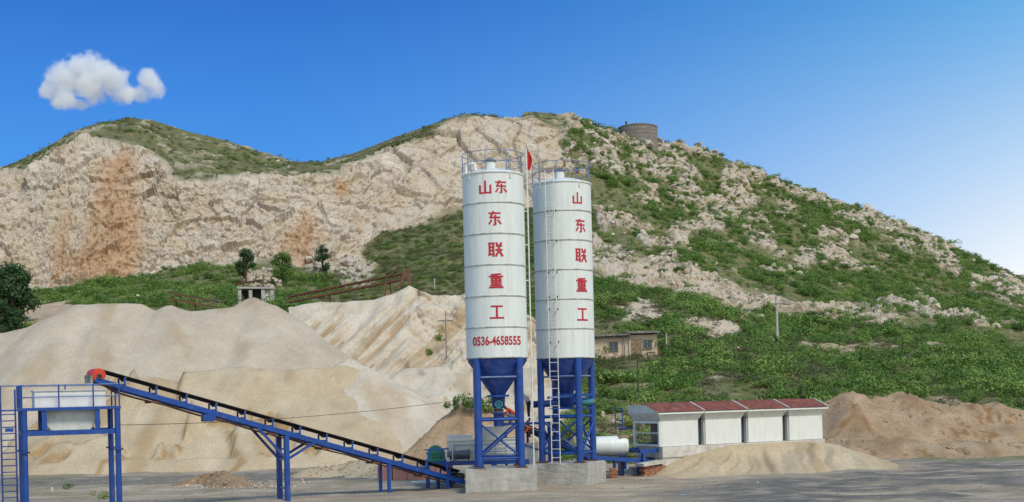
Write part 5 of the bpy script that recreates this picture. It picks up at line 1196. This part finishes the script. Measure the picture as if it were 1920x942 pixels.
def tuft(loc, size, label, seed, n=160):
    Vv, Qq = leaf_cloud(n, 0.11, 5, 0.8, seed=seed); o = np_mesh('grass_tuft', Vv * size, Qq, 'leaf', False); o.location = loc; return tag(o, label, 'plant')
tuft(G(128, 921), 0.4, 'green weed tuft on the ground between the platform columns', 31)
tuft(G(185, 935), 0.5, 'low green weeds at the foot of the right platform columns', 32)
tuft(P(803, 668, 106.2), 0.6, 'round green bush on the pale bank left of the left silo', 33, 260)
tuft(P(824, 640, 108), 0.7, 'tall green weed on the bank beside the thin dark pole', 34, 260)
for k, (x_, y_, s__) in enumerate(((848, 764, .6), (866, 755, .75), (884, 758, 0.65), (902, 760, .75), (920, 764, .6))):
    q_ = P(x_, y_ + 6, 85.6); tuft(q_, s__, ['leftmost', 'second', 'third', 'fourth', 'rightmost'][k] + ' of the green bushes on the earth bank behind the left silo legs', 60 + k, 360)
rc = hit(1068, 806); b = MB(); vs = [(0.28 * i / 5, 0.05 * math.sin(i * 2 + j), 0.55 - 0.5 * j / 5 - 0.05 * i / 5) for j in range(6) for i in range(6)]
b.add(vs, [(j * 6 + i, j * 6 + i + 1, j * 6 + i + 7, j * 6 + i + 6) for j in range(5) for i in range(5)]); b.tube((0, 0, -0.2), (0, 0, 0.62), 0.02, 6)
o = b.build('red_rag', 'flag', None, 60); o.location = rc; tag(o, 'small red rag on a stick seen between the right silo legs', 'rag')
# cloud
DC = 1400.0; KC = DC / F; rr_ = random.Random(21); c0_ = P(188, 152, DC)
blobs = []
for (x, y, r) in ((120, 150, 34), (150, 130, 34), (180, 128, 33), (208, 150, 34), (175, 160, 36), (228, 172, 26), (258, 172, 20), (280, 150, 24), (293, 166, 20), (98, 172, 24), (130, 190, 24), (108, 192, 17), (152, 194, 14), (244, 184, 18), (142, 150, 34)):
    q_ = P(x, y, DC) - c0_; blobs.append((q_ + Vector((0, rr_.uniform(-10, 10), 0)), r * KC * 1.25))
cm = bpy.data.materials.new('cloud_vapour'); cm.use_nodes = True; t = cm.node_tree; t.nodes.clear()
def tn(ty, **k):
    n_ = t.nodes.new(ty)
    for a_, b_ in k.items(): setattr(n_, a_, b_)
    return n_
pv = tn('ShaderNodeVolumePrincipled'); pv.inputs['Color'].default_value = (1, 1, 1, 1); pv.inputs['Anisotropy'].default_value = 0.15
tc = tn('ShaderNodeTexCoord'); acc_ = None
for q_, r in blobs:
    vd = tn('ShaderNodeVectorMath', operation='DISTANCE'); vd.inputs[1].default_value = q_; t.links.new(tc.outputs['Object'], vd.inputs[0])
    ma = tn('ShaderNodeMath', operation='MULTIPLY_ADD'); ma.inputs[1].default_value = -1 / r; ma.inputs[2].default_value = 1.0; t.links.new(vd.outputs['Value'], ma.inputs[0])
    if acc_ is None: acc_ = ma.outputs[0]
    else:
        mm = tn('ShaderNodeMath', operation='SMOOTH_MAX'); mm.inputs[2].default_value = 0.12; t.links.new(acc_, mm.inputs[0]); t.links.new(ma.outputs[0], mm.inputs[1]); acc_ = mm.outputs[0]
nz_ = tn('ShaderNodeTexNoise'); nz_.inputs['Scale'].default_value = 0.06; nz_.inputs['Detail'].default_value = 8; nz_.inputs['Roughness'].default_value = .66; t.links.new(tc.outputs['Object'], nz_.inputs['Vector'])
ad = tn('ShaderNodeMath', operation='MULTIPLY_ADD'); ad.inputs[1].default_value = 1.9; t.links.new(nz_.outputs[0], ad.inputs[0]); t.links.new(acc_, ad.inputs[2])
mr = tn('ShaderNodeMapRange', interpolation_type='SMOOTHSTEP'); mr.inputs[1].default_value = 1.18; mr.inputs[2].default_value = 1.55; mr.inputs[4].default_value = 0.13
t.links.new(ad.outputs[0], mr.inputs[0]); t.links.new(mr.outputs[0], pv.inputs['Density'])
ou = tn('ShaderNodeOutputMaterial'); t.links.new(pv.outputs[0], ou.inputs['Volume'])
bm = bmesh.new(); bmesh.ops.create_icosphere(bm, subdivisions=3, radius=1.0, matrix=Matrix.Diagonal((150 * KC, 60 * KC, 82 * KC, 1)))
me = bpy.data.meshes.new('cloud'); bm.to_mesh(me); bm.free(); me.materials.append(cm)
o = bpy.data.objects.new('cloud', me); C.objects.link(o); o.location = c0_
tag(o, 'small white cumulus cloud above the left hill', 'cloud')
